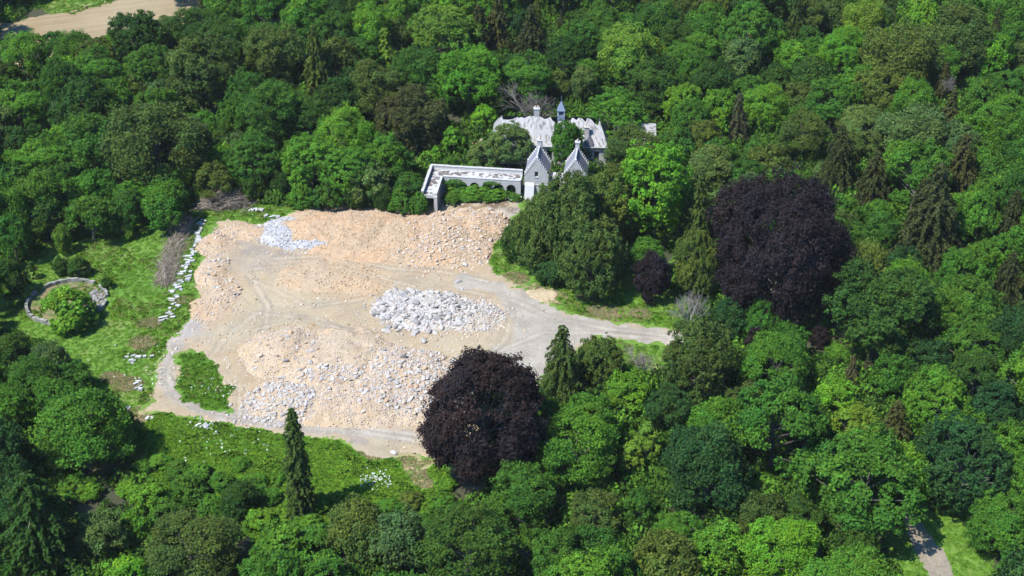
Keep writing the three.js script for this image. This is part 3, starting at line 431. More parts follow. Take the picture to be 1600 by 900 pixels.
["og",122.6,-66.6,10.5,12.2,"fresh green airy broadleaf tree behind and right of the right-edge bright tree"],
["bm",144.7,-137.5,13.7,18.6,"mid green round broadleaf tree behind and right of the half-dead brown conifer"],
["oo",51.1,-122.9,10.6,12.2,"olive green airy broadleaf tree behind and right of the yellow-topped tree"],
["od",-36.6,96.1,13.3,14.8,"deep green airy broadleaf tree in front of the dark olive dome"],
["ob",10.0,92.7,13.9,14.0,"bright green airy broadleaf tree in front of and left of the brownish round tree"],
["bo",55.4,-38.6,10.6,11.0,"olive green round broadleaf tree in front of the russet conifer"],
["ob",89.7,41.8,14.2,15.2,"big bright green airy broadleaf tree behind and right of the blue-green oak"],
["bb",-91.5,-145.4,11.0,11.1,"bright green round broadleaf tree behind the tiny brown conifer"],
["bm",-80.7,-143.1,11.3,14.7,"mid green round broadleaf tree behind the tiny brown conifer"],
["bm",-105.4,-74.0,11.8,16.0,"mid green tree between the tan field and the tiny brown conifer"],
["be",135.1,-104.4,14.4,14.5,"big pale grey-green round broadleaf tree behind and right of the half-dead brown conifer"],
["ob",-106.7,-85.0,10.2,10.9,"bright green airy broadleaf tree in front of the tan field"],
["bg",-19.1,91.3,10.1,10.9,"fresh green round broadleaf tree in front of the lone cypress"],
["bb",82.7,-79.3,10.1,11.3,"bright green round broadleaf tree right of the lime rounded tree"],
["ob",-15.2,-123.4,13.5,13.5,"bright green tree between the brown conifer group and the large bright tree"],
["om",61.6,-8.5,10.2,12.1,"mid green airy broadleaf tree right of the huge copper beech"],
["bo",-43.0,-88.4,10.7,14.8,"olive green round broadleaf tree right of the tall layered conifer"],
["bg",91.4,-64.7,11.1,15.1,"fresh green round broadleaf tree in front of and left of the half-dead brown conifer"],
["be",-137.6,-109.2,15.3,16.6,"big pale grey-green round broadleaf tree left of the tan field"],
["bb",-39.3,-126.4,10.3,15.3,"bright green tree between the tall layered conifer and the brown conifer group"],
["ob",60.3,-114.4,10.1,10.5,"bright green airy broadleaf tree behind and left of the lime rounded tree"],
["bd",-35.2,-77.4,10.3,13.8,"deep green round broadleaf tree right of the tall layered conifer"],
["oe",-116.7,-52.5,13.3,14.1,"pale grey-green airy broadleaf tree behind the upright yellowish bush"],
["om",-81.5,-63.5,12.2,13.1,"mid green airy broadleaf tree in front of and left of the droopy olive tree"],
["og",23.7,-135.5,10.6,10.6,"fresh green airy broadleaf tree behind the yellow-topped tree"],
["bb",84.7,-40.5,10.1,11.4,"bright green round broadleaf tree behind the shaggy brown cedar"],
["bg",-3.5,-125.0,11.4,13.7,"fresh green tree between the brown conifer group and the large bright tree"],
["bm",55.5,-2.2,11.8,12.4,"mid green round broadleaf tree in front of and right of the huge copper beech"],
["be",43.8,-18.0,10.3,12.4,"pale grey-green round broadleaf tree behind and left of the huge copper beech"],
["bg",126.4,-82.2,11.8,12.1,"fresh green round broadleaf tree behind the right-edge bright tree"],
["og",-139.3,-120.1,11.7,17.3,"fresh green airy broadleaf tree left of the tan field"],
["bg",39.9,-91.9,10.3,10.6,"fresh green tree between the yellow-topped tree and the russet conifer"],
["bm",26.1,-101.1,11.4,12.8,"mid green tree between the yellow-topped tree and the roof lantern"],
["oo",37.3,-122.2,11.5,11.7,"olive green airy broadleaf tree behind the yellow-topped tree"],
["om",-65.2,95.2,10.3,12.9,"mid green airy broadleaf tree in front of the dark corner cedar"],
["bg",118.2,-46.4,11.3,14.6,"fresh green round broadleaf tree right of the right-edge bright tree"],
["bo",65.3,-135.9,14.2,15.4,"big olive green round broadleaf tree behind the lime rounded tree"],
["ok",-83.5,62.7,13.0,16.6,"blue-green airy broadleaf tree left of the track bend tree"],
["ok",-76.7,71.2,10.9,15.4,"blue-green airy broadleaf tree behind the dark corner cedar"],
["bb",42.1,-142.1,11.5,13.3,"bright green round broadleaf tree behind the yellow-topped tree"],
["bb",72.8,13.2,11.2,15.0,"bright green round broadleaf tree behind the broad dark oak"],
["oo",0.0,-132.6,10.3,14.7,"olive green airy broadleaf tree behind the brown conifer group"],
["bb",93.8,-15.9,10.6,12.8,"bright green round broadleaf tree right of the shaggy brown cedar"],
["ob",-54.4,-113.7,11.6,15.5,"bright green airy broadleaf tree behind the tall layered conifer"],
["og",115.3,-108.5,10.7,14.4,"fresh green airy broadleaf tree behind the half-dead brown conifer"],
["og",92.4,-144.3,11.4,11.4,"fresh green airy broadleaf tree behind the yellow-green top-edge tree"],
["og",84.5,9.1,11.2,14.4,"fresh green airy broadleaf tree in front of the shaggy brown cedar"],
["bg",-93.3,-69.3,10.8,12.7,"fresh green round broadleaf tree in front of and left of the tiny brown conifer"],
["od",-77.5,-93.7,10.2,10.2,"deep green airy broadleaf tree behind the droopy olive tree"],
["bm",128.9,-143.1,13.2,18.3,"mid green round broadleaf tree right of the yellow-green top-edge tree"],
["bm",-29.3,-125.2,10.6,11.4,"mid green round broadleaf tree left of the brown conifer group"],
["bo",97.6,21.3,12.7,14.4,"olive green round broadleaf tree in front of and right of the shaggy brown cedar"],
["bm",-90.8,-42.4,15.9,16.6,"big mid green round broadleaf tree behind the lone lawn bush"],
["og",-92.1,38.4,11.7,13.2,"fresh green airy broadleaf tree behind and left of the track bend tree"],
["bm",-103.6,-27.1,10.4,13.0,"mid green tree between the upright yellowish bush and the lone lawn bush"],
["og",76.5,86.2,12.2,14.6,"fresh green airy broadleaf tree right of the dirt track"],
["bm",63.6,-144.5,11.2,12.7,"mid green round broadleaf tree behind the lime rounded tree"],
["om",-44.0,-100.6,11.7,16.5,"mid green airy broadleaf tree behind and right of the tall layered conifer"],
["bd",97.8,-95.8,11.2,12.5,"deep green round broadleaf tree behind and left of the half-dead brown conifer"],
["og",104.5,-88.4,10.4,12.5,"fresh green tree between the half-dead brown conifer and the yellow-green top-edge tree"],
["oe",116.5,-143.9,11.1,13.9,"pale grey-green airy broadleaf tree behind and right of the yellow-green top-edge tree"],
["bg",-26.5,86.4,10.1,10.2,"fresh green round broadleaf tree right of the dark olive dome"],
["ob",34.5,93.5,10.1,12.2,"bright green airy broadleaf tree in front of and right of the brownish round tree"],
["bm",127.6,-127.0,14.6,15.3,"big mid green round broadleaf tree behind the half-dead brown conifer"],
["bm",-76.1,93.4,10.2,13.9,"mid green round broadleaf tree in front of and left of the dark corner cedar"],
["bg",81.5,67.9,12.2,13.0,"fresh green round broadleaf tree right of the blue-green oak"],
["ob",-143.8,-127.5,11.4,12.6,"bright green airy broadleaf tree left of the tan field"],
["bm",-24.1,-142.6,10.5,11.5,"mid green round broadleaf tree behind and left of the brown conifer group"],
["bo",120.6,-54.4,10.7,12.9,"olive green round broadleaf tree right of the right-edge bright tree"],
["bm",105.6,-20.8,11.9,17.1,"mid green tree between the right-edge bright tree and the shaggy brown cedar"],
["bm",93.0,-125.1,10.9,16.4,"mid green round broadleaf tree behind the yellow-green top-edge tree"],
["bm",108.9,-66.8,10.6,14.7,"mid green round broadleaf tree behind and left of the right-edge bright tree"],
["ob",-5.3,-144.1,12.8,13.6,"bright green airy broadleaf tree behind the brown conifer group"],
["bg",57.1,-28.4,11.1,11.2,"fresh green round broadleaf tree behind the huge copper beech"],
["oo",81.3,-142.8,10.0,12.3,"olive green airy broadleaf tree behind and left of the yellow-green top-edge tree"],
["bo",-124.6,-76.0,13.6,15.8,"olive green round broadleaf tree in front of and left of the tan field"],
["om",57.5,92.2,10.2,10.2,"mid green airy broadleaf tree in front of the dirt track"],
["bg",14.1,-144.9,12.7,14.9,"fresh green round broadleaf tree behind and right of the brown conifer group"],
["bm",-60.7,-68.6,11.2,14.9,"mid green round broadleaf tree in front of and right of the droopy olive tree"],
["oe",-72.7,-51.5,10.1,11.5,"pale grey-green airy broadleaf tree in front of the droopy olive tree"],
["ob",39.3,-68.0,10.8,11.9,"bright green airy broadleaf tree left of the russet conifer"],
["bo",138.7,-115.5,10.0,12.4,"olive green round broadleaf tree behind and right of the half-dead brown conifer"],
["ob",93.9,-41.2,8.4,8.6,"small bright green airy broadleaf tree in front of and left of the right-edge bright tree"],
["ob",-36.7,-58.5,7.9,10.0,"small bright green airy broadleaf tree left of the brown yew dome"],
["bg",106.3,-122.5,10.0,14.4,"fresh green tree between the yellow-green top-edge tree and the half-dead brown conifer"],
["og",-34.4,86.5,10.6,11.2,"fresh green airy broadleaf tree right of the dark olive dome"],
["om",73.3,37.4,7.6,7.7,"small mid green airy broadleaf tree right of the tan conifer pair"],
["bb",75.7,-101.5,7.5,8.9,"small bright green round broadleaf tree right of the lime rounded tree"],
["bk",39.8,18.0,7.6,9.3,"small blue-green round broadleaf tree behind the golden-olive cypress"],
["bg",-100.9,9.0,8.9,12.5,"small fresh green round broadleaf tree left of the walled round bed"],
["bm",68.2,-7.3,9.2,10.8,"small mid green round broadleaf tree right of the huge copper beech"],
["bo",66.2,-15.0,8.0,8.9,"small olive green round broadleaf tree right of the huge copper beech"],
["og",18.5,-88.8,7.8,8.5,"small fresh green airy broadleaf tree in front of and left of the yellow-topped tree"],
["om",-50.6,-67.3,8.9,10.1,"small mid green airy broadleaf tree in front of the tall layered conifer"],
["om",3.5,51.1,9.6,12.8,"mid green airy broadleaf tree right of the front copper beech"],
["od",-81.0,77.2,9.0,9.6,"small deep green airy broadleaf tree left of the dark corner cedar"],
["bg",34.8,-102.0,7.6,9.6,"small fresh green round broadleaf tree right of the yellow-topped tree"],
["om",81.4,29.9,11.4,12.1,"mid green airy broadleaf tree right of the broad dark oak"],
["bb",48.5,62.5,7.8,9.1,"small bright green round broadleaf tree left of the wide airy tree"],
["bo",75.4,-49.9,7.8,8.8,"small olive green round broadleaf tree right of the russet conifer"],
["bm",-5.6,-90.6,9.3,9.7,"small mid green round broadleaf tree behind and right of the large bright tree"],
["og",92.0,-3.7,7.6,8.5,"small fresh green airy broadleaf tree in front of and right of the shaggy brown cedar"],
["og",66.3,-61.0,8.7,9.5,"small fresh green airy broadleaf tree right of the russet conifer"],
["bg",-11.7,-114.0,8.3,9.5,"small fresh green round broadleaf tree left of the brown conifer group"],
["bg",-128.1,-89.5,9.0,9.6,"small fresh green round broadleaf tree in front of and left of the tan field"],
["be",102.9,-105.5,7.8,10.7,"small pale grey-green round broadleaf tree right of the yellow-green top-edge tree"],
["bd",63.7,-85.4,8.8,8.9,"small deep green round broadleaf tree in front of the lime rounded tree"],
["bg",-40.9,-53.8,7.9,10.6,"small fresh green round broadleaf tree left of the brown yew dome"],
["om",-48.6,-93.8,7.9,8.4,"small mid green airy broadleaf tree right of the tall layered conifer"],
["ok",75.6,1.2,8.4,9.6,"small blue-green airy broadleaf tree in front of and left of the shaggy brown cedar"],
["oo",43.0,-50.2,7.9,11.7,"small olive green airy broadleaf tree in front of and left of the russet conifer"],
["bm",-115.3,-104.2,8.2,9.2,"small mid green round broadleaf tree in front of and left of the tan field"],
["oo",12.9,72.3,8.8,9.4,"small olive green airy broadleaf tree behind and left of the brownish round tree"],
["bg",98.0,-4.8,8.9,10.5,"small fresh green round broadleaf tree right of the shaggy brown cedar"],
["om",-97.3,22.8,9.6,12.3,"mid green airy broadleaf tree left of the walled round bed"],
["ok",52.2,-15.1,9.6,13.6,"blue-green airy broadleaf tree behind the huge copper beech"],
["bb",-63.0,-42.4,7.6,9.7,"small bright green round broadleaf tree behind the branch pile"],
["be",-104.5,-63.8,7.8,9.5,"small pale grey-green round broadleaf tree in front of the tan field"],
["bm",68.0,-115.0,7.8,8.1,"small mid green round broadleaf tree behind the lime rounded tree"],
["bg",91.7,-58.0,8.2,9.5,"small fresh green round broadleaf tree in front of the half-dead brown conifer"],
["bo",37.9,73.3,7.9,10.5,"small olive green round broadleaf tree right of the brownish round tree"],
["bk",-2.6,42.7,8.6,8.7,"small blue-green round broadleaf tree behind the front copper beech"],
["bg",67.9,-20.6,7.9,9.5,"small fresh green round broadleaf tree behind and right of the huge copper beech"],
["om",76.4,-111.3,7.7,7.8,"small mid green airy broadleaf tree behind and right of the lime rounded tree"],
["oo",82.9,-106.5,7.9,9.0,"small olive green airy broadleaf tree in front of and left of the yellow-green top-edge tree"],
["od",-20.6,-114.1,9.2,10.4,"small deep green airy broadleaf tree left of the brown conifer group"],
["bm",-44.9,-109.1,7.7,8.8,"small mid green round broadleaf tree behind and right of the tall layered conifer"],
["om",6.9,83.5,9.0,12.5,"small mid green airy broadleaf tree left of the brownish round tree"],
["bm",-11.7,-85.0,9.6,11.1,"mid green round broadleaf tree left of the large bright tree"],
["bm",133.4,-112.2,7.6,10.1,"small mid green round broadleaf tree behind and right of the half-dead brown conifer"],
["og",113.7,-38.6,8.4,10.2,"small fresh green airy broadleaf tree in front of the right-edge bright tree"],
["og",12.0,51.3,11.0,11.8,"fresh green airy broadleaf tree right of the front copper beech"],
["bb",99.7,-38.8,8.9,10.9,"small bright green round broadleaf tree in front of the right-edge bright tree"],
["bg",26.6,-4.0,8.1,9.2,"small fresh green round broadleaf tree in front of the light green maple"],
["od",-43.4,91.9,8.2,8.5,"small deep green airy broadleaf tree in front of the dark olive dome"],
["be",49.5,-26.0,8.3,11.9,"small pale grey-green tree between the huge copper beech and the russet conifer"],
["bm",-77.1,-57.4,8.6,10.5,"small mid green round broadleaf tree in front of the droopy olive tree"],
["bd",-65.0,-53.1,7.9,8.2,"small deep green round broadleaf tree behind the branch pile"],
["bm",148.7,-145.2,8.4,9.0,"small mid green tree between the half-dead brown conifer and the right-edge bright tree"],
["bg",32.4,-29.9,8.4,9.4,"small fresh green round broadleaf tree right of the light green maple"],
["od",49.0,49.8,8.4,10.6,"small deep green airy broadleaf tree right of the feathery ash"],
["om",-22.8,-90.6,8.9,10.5,"small mid green airy broadleaf tree left of the large bright tree"],
["bg",43.8,-87.0,7.8,11.0,"small fresh green tree between the yellow-topped tree and the russet conifer"],
["om",55.1,-46.6,8.5,8.8,"small mid green airy broadleaf tree in front of the russet conifer"],
["bg",-62.8,-146.8,7.6,7.9,"small fresh green round broadleaf tree behind the tall layered conifer"],
["oe",96.7,-119.5,7.6,10.7,"small pale grey-green airy broadleaf tree right of the yellow-green top-edge tree"],
["om",-47.0,-45.7,8.6,9.0,"small mid green airy broadleaf tree behind and right of the branch pile"],
["oo",40.3,44.0,8.4,9.3,"small olive green airy broadleaf tree behind and left of the feathery ash"],
["bk",74.1,31.3,7.7,9.1,"small blue-green round broadleaf tree right of the tan conifer pair"],
["od",-54.2,-72.1,8.1,10.9,"small deep green airy broadleaf tree in front of and left of the tall layered conifer"],
["be",-61.7,-97.7,7.5,7.8,"small pale grey-green round broadleaf tree left of the tall layered conifer"],
["bm",-113.8,-76.3,8.1,8.7,"small mid green round broadleaf tree in front of the tan field"],
["bm",-87.2,51.8,8.8,10.5,"small mid green round broadleaf tree left of the track bend tree"],
["bg",-12.5,95.1,9.9,14.7,"fresh green round broadleaf tree in front of and right of the lone cypress"],
["bb",-99.0,-49.4,9.8,11.2,"bright green tree between the upright yellowish bush and the lone lawn bush"],
["og",-104.2,-1.9,8.0,8.1,"small fresh green airy broadleaf tree left of the upright yellowish bush"],
["bg",127.4,-106.2,8.3,11.4,"small fresh green round broadleaf tree behind and right of the half-dead brown conifer"],
["oo",68.2,-76.4,8.0,8.2,"small olive green airy broadleaf tree in front of the lime rounded tree"],
["bd",-99.4,16.5,7.7,9.2,"small deep green tree between the walled round bed and the upright yellowish bush"],
["oo",-62.7,-75.8,8.2,9.9,"small olive green airy broadleaf tree right of the droopy olive tree"],
["bg",97.8,-25.0,7.6,9.6,"small fresh green round broadleaf tree behind and right of the shaggy brown cedar"],
["be",-89.9,-116.7,8.0,8.4,"small pale grey-green round broadleaf tree behind the tiny brown conifer"],
["og",45.0,-44.5,8.4,9.4,"small fresh green airy broadleaf tree in front of the russet conifer"],
["bb",62.2,63.5,8.5,11.5,"small bright green round broadleaf tree right of the wide airy tree"],
["bk",1.3,-90.1,7.6,9.3,"small blue-green round broadleaf tree right of the large bright tree"],
["bg",52.0,-144.5,12.7,13.6,"fresh green round broadleaf tree behind and right of the yellow-topped tree"],
["og",99.1,-141.6,8.1,12.1,"small fresh green airy broadleaf tree behind the yellow-green top-edge tree"],
["bg",140.7,-144.7,10.0,12.3,"fresh green round broadleaf tree behind the half-dead brown conifer"],
["bm",-76.0,86.9,8.4,10.6,"small mid green round broadleaf tree in front of and left of the dark corner cedar"],
["om",56.5,-128.8,9.3,11.6,"small mid green airy broadleaf tree behind and left of the lime rounded tree"],
["be",-136.0,-101.2,7.6,8.9,"small pale grey-green round broadleaf tree left of the tan field"],
["bd",96.3,-70.5,7.8,8.1,"small deep green round broadleaf tree in front of and left of the half-dead brown conifer"],
["og",-76.3,44.7,9.5,11.3,"fresh green airy broadleaf tree behind the track bend tree"],
["bb",46.7,-63.5,9.2,12.9,"small bright green round broadleaf tree behind and left of the russet conifer"],
["bd",-44.1,-144.9,7.9,10.4,"small deep green round broadleaf tree behind the tall layered conifer"],
["om",-94.6,-31.3,8.1,11.3,"small mid green airy broadleaf tree behind the upright yellowish bush"],
["bg",-93.6,-107.9,8.0,10.7,"small fresh green round broadleaf tree left of the tiny brown conifer"],
["bb",-145.4,-145.4,7.9,9.6,"small bright green round broadleaf tree left of the tan field"],
["bo",-29.3,-109.7,9.2,10.7,"small olive green round broadleaf tree behind and left of the large bright tree"],
["bk",24.7,-26.4,8.0,10.5,"small blue-green round broadleaf tree left of the light green maple"],
["ok",3.5,-117.7,7.6,10.1,"small blue-green airy broadleaf tree right of the brown conifer group"],
["od",44.1,72.2,8.2,8.5,"small deep green airy broadleaf tree in front of and left of the wide airy tree"],
["oo",77.5,-118.6,10.2,12.8,"olive green airy broadleaf tree left of the yellow-green top-edge tree"],
["bg",66.3,36.2,7.7,9.5,"small fresh green round broadleaf tree right of the tan conifer pair"],
["bb",-107.1,-39.9,7.9,9.5,"small bright green round broadleaf tree behind the upright yellowish bush"],
["od",19.1,-122.9,7.6,7.9,"small deep green airy broadleaf tree behind and left of the yellow-topped tree"],
["bb",37.8,-81.3,7.6,8.4,"small bright green round broadleaf tree in front of and right of the yellow-topped tree"],
["og",30.6,-116.9,7.9,9.0,"small fresh green airy broadleaf tree behind the yellow-topped tree"],
["bg",-20.4,-67.3,9.9,10.7,"fresh green round broadleaf tree behind and right of the brown yew dome"],
["bo",44.6,-123.4,8.2,11.1,"small olive green round broadleaf tree behind and right of the yellow-topped tree"],
["bg",111.1,-75.7,7.7,10.0,"small fresh green round broadleaf tree right of the half-dead brown conifer"],
["ob",-94.1,-86.7,7.7,8.6,"small bright green airy broadleaf tree in front of and left of the tiny brown conifer"],
["om",-35.3,-111.9,7.6,7.6,"small mid green tree between the tall layered conifer and the large bright tree"],
["bm",104.4,-44.5,8.7,9.0,"small mid green round broadleaf tree in front of the right-edge bright tree"],
["ob",-100.6,-105.9,9.1,9.1,"small bright green airy broadleaf tree in front of and right of the tan field"],
["bb",103.5,-57.0,9.2,9.5,"small bright green round broadleaf tree left of the right-edge bright tree"],
["bo",79.9,-34.9,7.8,8.2,"small olive green round broadleaf tree behind and left of the shaggy brown cedar"],
["bm",-82.2,-119.7,7.6,9.2,"small mid green round broadleaf tree behind and right of the tiny brown conifer"],
["og",93.1,-132.1,9.0,10.9,"small fresh green tree between the yellow-green top-edge tree and the lime rounded tree"],
["bg",27.4,95.2,9.6,14.1,"fresh green round broadleaf tree in front of the brownish round tree"],
["bo",11.3,-82.9,7.6,8.3,"small olive green round broadleaf tree behind the roof lantern"],
["bg",-31.0,-145.1,9.2,10.2,"small fresh green tree between the brown conifer group and the tall layered conifer"],
["ob",95.3,-102.8,7.9,11.7,"small bright green airy broadleaf tree in front of and right of the yellow-green top-edge tree"],
["og",0.5,92.6,8.5,10.0,"small fresh green airy broadleaf tree left of the brownish round tree"],
["ok",17.4,92.5,7.7,10.7,"small blue-green airy broadleaf tree in front of the brownish round tree"],
["bg",7.8,-13.8,8.2,9.8,"small fresh green round broadleaf tree in front of the stone gables"],
["ok",26.5,45.2,7.7,9.7,"small blue-green airy broadleaf tree in front of the golden-olive cypress"],
["og",-110.7,-90.8,8.6,8.7,"small fresh green airy broadleaf tree in front of the tan field"],
["bm",-82.6,-70.9,7.9,8.7,"small mid green round broadleaf tree in front of and left of the droopy olive tree"],
["bm",-63.4,-59.9,8.7,12.1,"small mid green tree between the droopy olive tree and the branch pile"],
["bm",110.6,-46.1,7.7,8.2,"small mid green tree between the right-edge bright tree and the half-dead brown conifer"],
["bg",15.1,84.6,8.3,9.9,"small fresh green round broadleaf tree left of the brownish round tree"],
["bg",75.2,54.5,7.7,10.7,"small fresh green round broadleaf tree behind the blue-green oak"],
["bg",49.8,26.4,7.6,9.5,"small fresh green round broadleaf tree left of the tan conifer pair"],
["bg",90.8,-98.8,9.4,10.2,"small fresh green round broadleaf tree in front of the yellow-green top-edge tree"],
["bg",91.1,-22.7,8.0,8.7,"small fresh green round broadleaf tree behind the shaggy brown cedar"],
["bm",142.2,-120.7,8.2,11.0,"small mid green tree near the half-dead brown conifer, toward the yellow-green top-edge tree"],
["oe",37.6,-21.4,8.0,11.1,"small pale grey-green airy broadleaf tree right of the light green maple"],
["og",25.3,75.0,7.8,8.5,"small fresh green airy broadleaf tree behind the brownish round tree"],
["bm",50.4,-33.9,9.3,10.2,"small mid green round broadleaf tree in front of the russet conifer"],
["bm",74.5,-13.5,8.1,8.8,"small mid green tree between the shaggy brown cedar and the huge copper beech"],
["oo",-63.5,-33.7,8.6,9.3,"small olive green airy broadleaf tree behind the branch pile"],
["ob",-23.5,-120.6,7.6,7.8,"small bright green airy broadleaf tree left of the brown conifer group"],
["bm",-27.4,94.0,9.2,12.1,"small mid green round broadleaf tree in front of and right of the dark olive dome"],
["bd",51.6,79.5,7.5,9.1,"small deep green round broadleaf tree left of the dirt track"],
["be",-83.4,-76.8,8.2,8.6,"small pale grey-green round broadleaf tree in front of and left of the droopy olive tree"],
["bm",-79.0,-84.6,8.3,10.6,"small mid green round broadleaf tree left of the droopy olive tree"],
["ok",87.5,53.2,7.9,10.3,"small blue-green airy broadleaf tree right of the blue-green oak"],
["bb",-121.3,-59.4,8.5,9.7,"small bright green tree between the upright yellowish bush and the tan field"],
["bo",125.8,-97.3,8.9,9.2,"small olive green round broadleaf tree right of the half-dead brown conifer"],
["om",-34.5,-85.5,8.0,8.1,"small mid green tree between the tall layered conifer and the brown yew dome"],
];

// ---------- ground ----------
const openSd = (x, z) => Math.max(...LAWNS.map((p) => polySd(p, x, z)), polySd(SITE, x, z), polySd(MEADOW, x, z), polySd(FIELD, x, z));
{
  const X0 = -190, Z0 = -230, S = 380;
  const tex = colorTex(2048, 2048, (u, v) => {
    const x = X0 + u * S, z = Z0 + v * S, n = fbm(x * 0.11, z * 0.11, 3), f = vn(x * 1.3, z * 1.3), ff = vn(x * 4.1 + 9, z * 4.1);
    let c = mix3([0.03, 0.04, 0.014], [0.06, 0.05, 0.025], n);
    let open = -1e9; for (const p of LAWNS) { const s = polySd(p, x, z); if (s > open) open = s; if (open > 3) break; }
    const m = polySd(MEADOW, x, z), edge = (vn(x * 0.4, z * 0.4) - 0.5) * 5;
    const g = sstep(-1, 1, Math.max(open, m, polySd(SITE, x, z) + 3.5) + edge);
    if (g > 0) {
      let grass = mix3([0.075, 0.165, 0.012], [0.112, 0.182, 0.022], clamp(n * 1.6 - 0.3, 0, 1));
      grass = mix3(grass, [0.15, 0.165, 0.045], sstep(0.6, 0.8, vn(x * 0.23 + 40, z * 0.23)) * 0.6);
      let bare = 0; for (const [bx, bz, br] of BARE) bare = Math.max(bare, sstep(br, br * 0.4, Math.hypot(x - bx, (z - bz) * 1.3) + (vn(x * 0.9, z * 0.9) - 0.5) * br * 1.4));
      grass = mix3(grass, [0.3, 0.23, 0.12], bare * 0.8);
      c = mix3(c, mul3(grass, 0.8 + 0.3 * f + 0.26 * ff), g);
    }
    return c;
  });
  const pos = [], uv = [], idx = [], ax = [-2500, -900, -400], az = [-2500, -900, -450];
  for (let i = 0; i <= 40; i++) { ax.push(X0 + S * i / 40); az.push(Z0 + S * i / 40); } ax.push(400, 900, 2500); az.push(300, 900, 2500);
  for (const z of az) for (const x of ax) { pos.push(x, 0, z); uv.push((x - X0) / S, (z - Z0) / S); }
  const n = ax.length;
  for (let j = 0; j < n - 1; j++) for (let i = 0; i < n - 1; i++) { const a = j * n + i; idx.push(a, a + n, a + 1, a + 1, a + n, a + n + 1); }
  const geo = new THREE.BufferGeometry(); geo.setAttribute('position', new THREE.Float32BufferAttribute(pos, 3)); geo.setAttribute('uv', new THREE.Float32BufferAttribute(uv, 2)); geo.setIndex(idx); geo.computeVertexNormals();
  put(shade(new THREE.Mesh(geo, new THREE.MeshStandardMaterial({ map: tex, roughness: 1 }))), 'ground', 'dark woodland soil and green lawn around the bare site', 'ground', null, 'structure');
}
function sheet(name, label, poly, step, top, rough, texSize, color, relief = 0, hole) {
  const xs = poly.map((p) => p[0]), zs = poly.map((p) => p[1]), x0 = Math.min(...xs) - 2, x1 = Math.max(...xs) + 2, z0 = Math.min(...zs) - 2, z1 = Math.max(...zs) + 2;
  const nx = Math.ceil((x1 - x0) / step), nz = Math.ceil((z1 - z0) / step), id = new Int32Array((nx + 1) * (nz + 1)).fill(-1), pos = [], uv = [], idx = [];
  const sd = (x, z) => { let s = polySd(poly, x, z) + (vn(x * 0.55, z * 0.55) - 0.5) * rough * 2 + (vn(x * 1.9, z * 1.9) - 0.5) * rough; if (hole) s = Math.min(s, -polySd(hole, x, z) + (vn(x * 0.4, z * 0.4) - 0.5) * 4 + (vn(x * 1.3, z * 1.3) - 0.5) * 1.6); return s; };
  const S = []; for (let j = 0; j <= nz; j++) for (let i = 0; i <= nx; i++) S.push(sd(x0 + (x1 - x0) * i / nx, z0 + (z1 - z0) * j / nz));
  const vert = (i, j) => { const k = j * (nx + 1) + i; if (id[k] < 0) { id[k] = pos.length / 3; const x = x0 + (x1 - x0) * i / nx, z = z0 + (z1 - z0) * j / nz, s = S[k]; pos.push(x, Math.max(-0.25, top + (s < 0.6 ? (s - 0.6) * 0.1 * (top + 0.05) / 0.05 : 0)) + (s > 0 ? Math.min(1, s) * relief * vn(x * 0.5, z * 0.5) : 0), z); uv.push((x - x0) / (x1 - x0), (z - z0) / (z1 - z0)); } return id[k]; };
  for (let j = 0; j < nz; j++) for (let i = 0; i < nx; i++) { const k = j * (nx + 1) + i; if (Math.max(S[k], S[k + 1], S[k + nx + 1], S[k + nx + 2]) < -0.5) continue; const a = vert(i, j), b = vert(i + 1, j), c = vert(i, j + 1), d = vert(i + 1, j + 1); idx.push(a, c, b, b, c, d); }
  const geo = new THREE.BufferGeometry(); geo.setAttribute('position', new THREE.Float32BufferAttribute(pos, 3)); geo.setAttribute('uv', new THREE.Float32BufferAttribute(uv, 2)); geo.setIndex(idx); geo.computeVertexNormals();
  const tex = colorTex(texSize, Math.round(texSize * (z1 - z0) / (x1 - x0)), (u, v) => color(x0 + u * (x1 - x0), z0 + v * (z1 - z0)));
  return put(shade(new THREE.Mesh(geo, new THREE.MeshStandardMaterial({ map: tex, roughness: 1 }))), name, label, 'ground', null, 'structure');
}
sheet('tilled_field', 'tan dry field beyond the wood in the top left corner', FIELD, 1.5, 0.12, 1.5, 1024, (x, z) => {
  const l = vn((x * 0.35 + z) * 1.1, (x - z * 0.3) * 0.06), n = fbm(x * 0.15, z * 0.15, 3); return mul3(mix3([0.235, 0.17, 0.085], [0.29, 0.225, 0.125], n), 0.82 + 0.25 * l + 0.1 * vn(x * 2, z * 2)); });
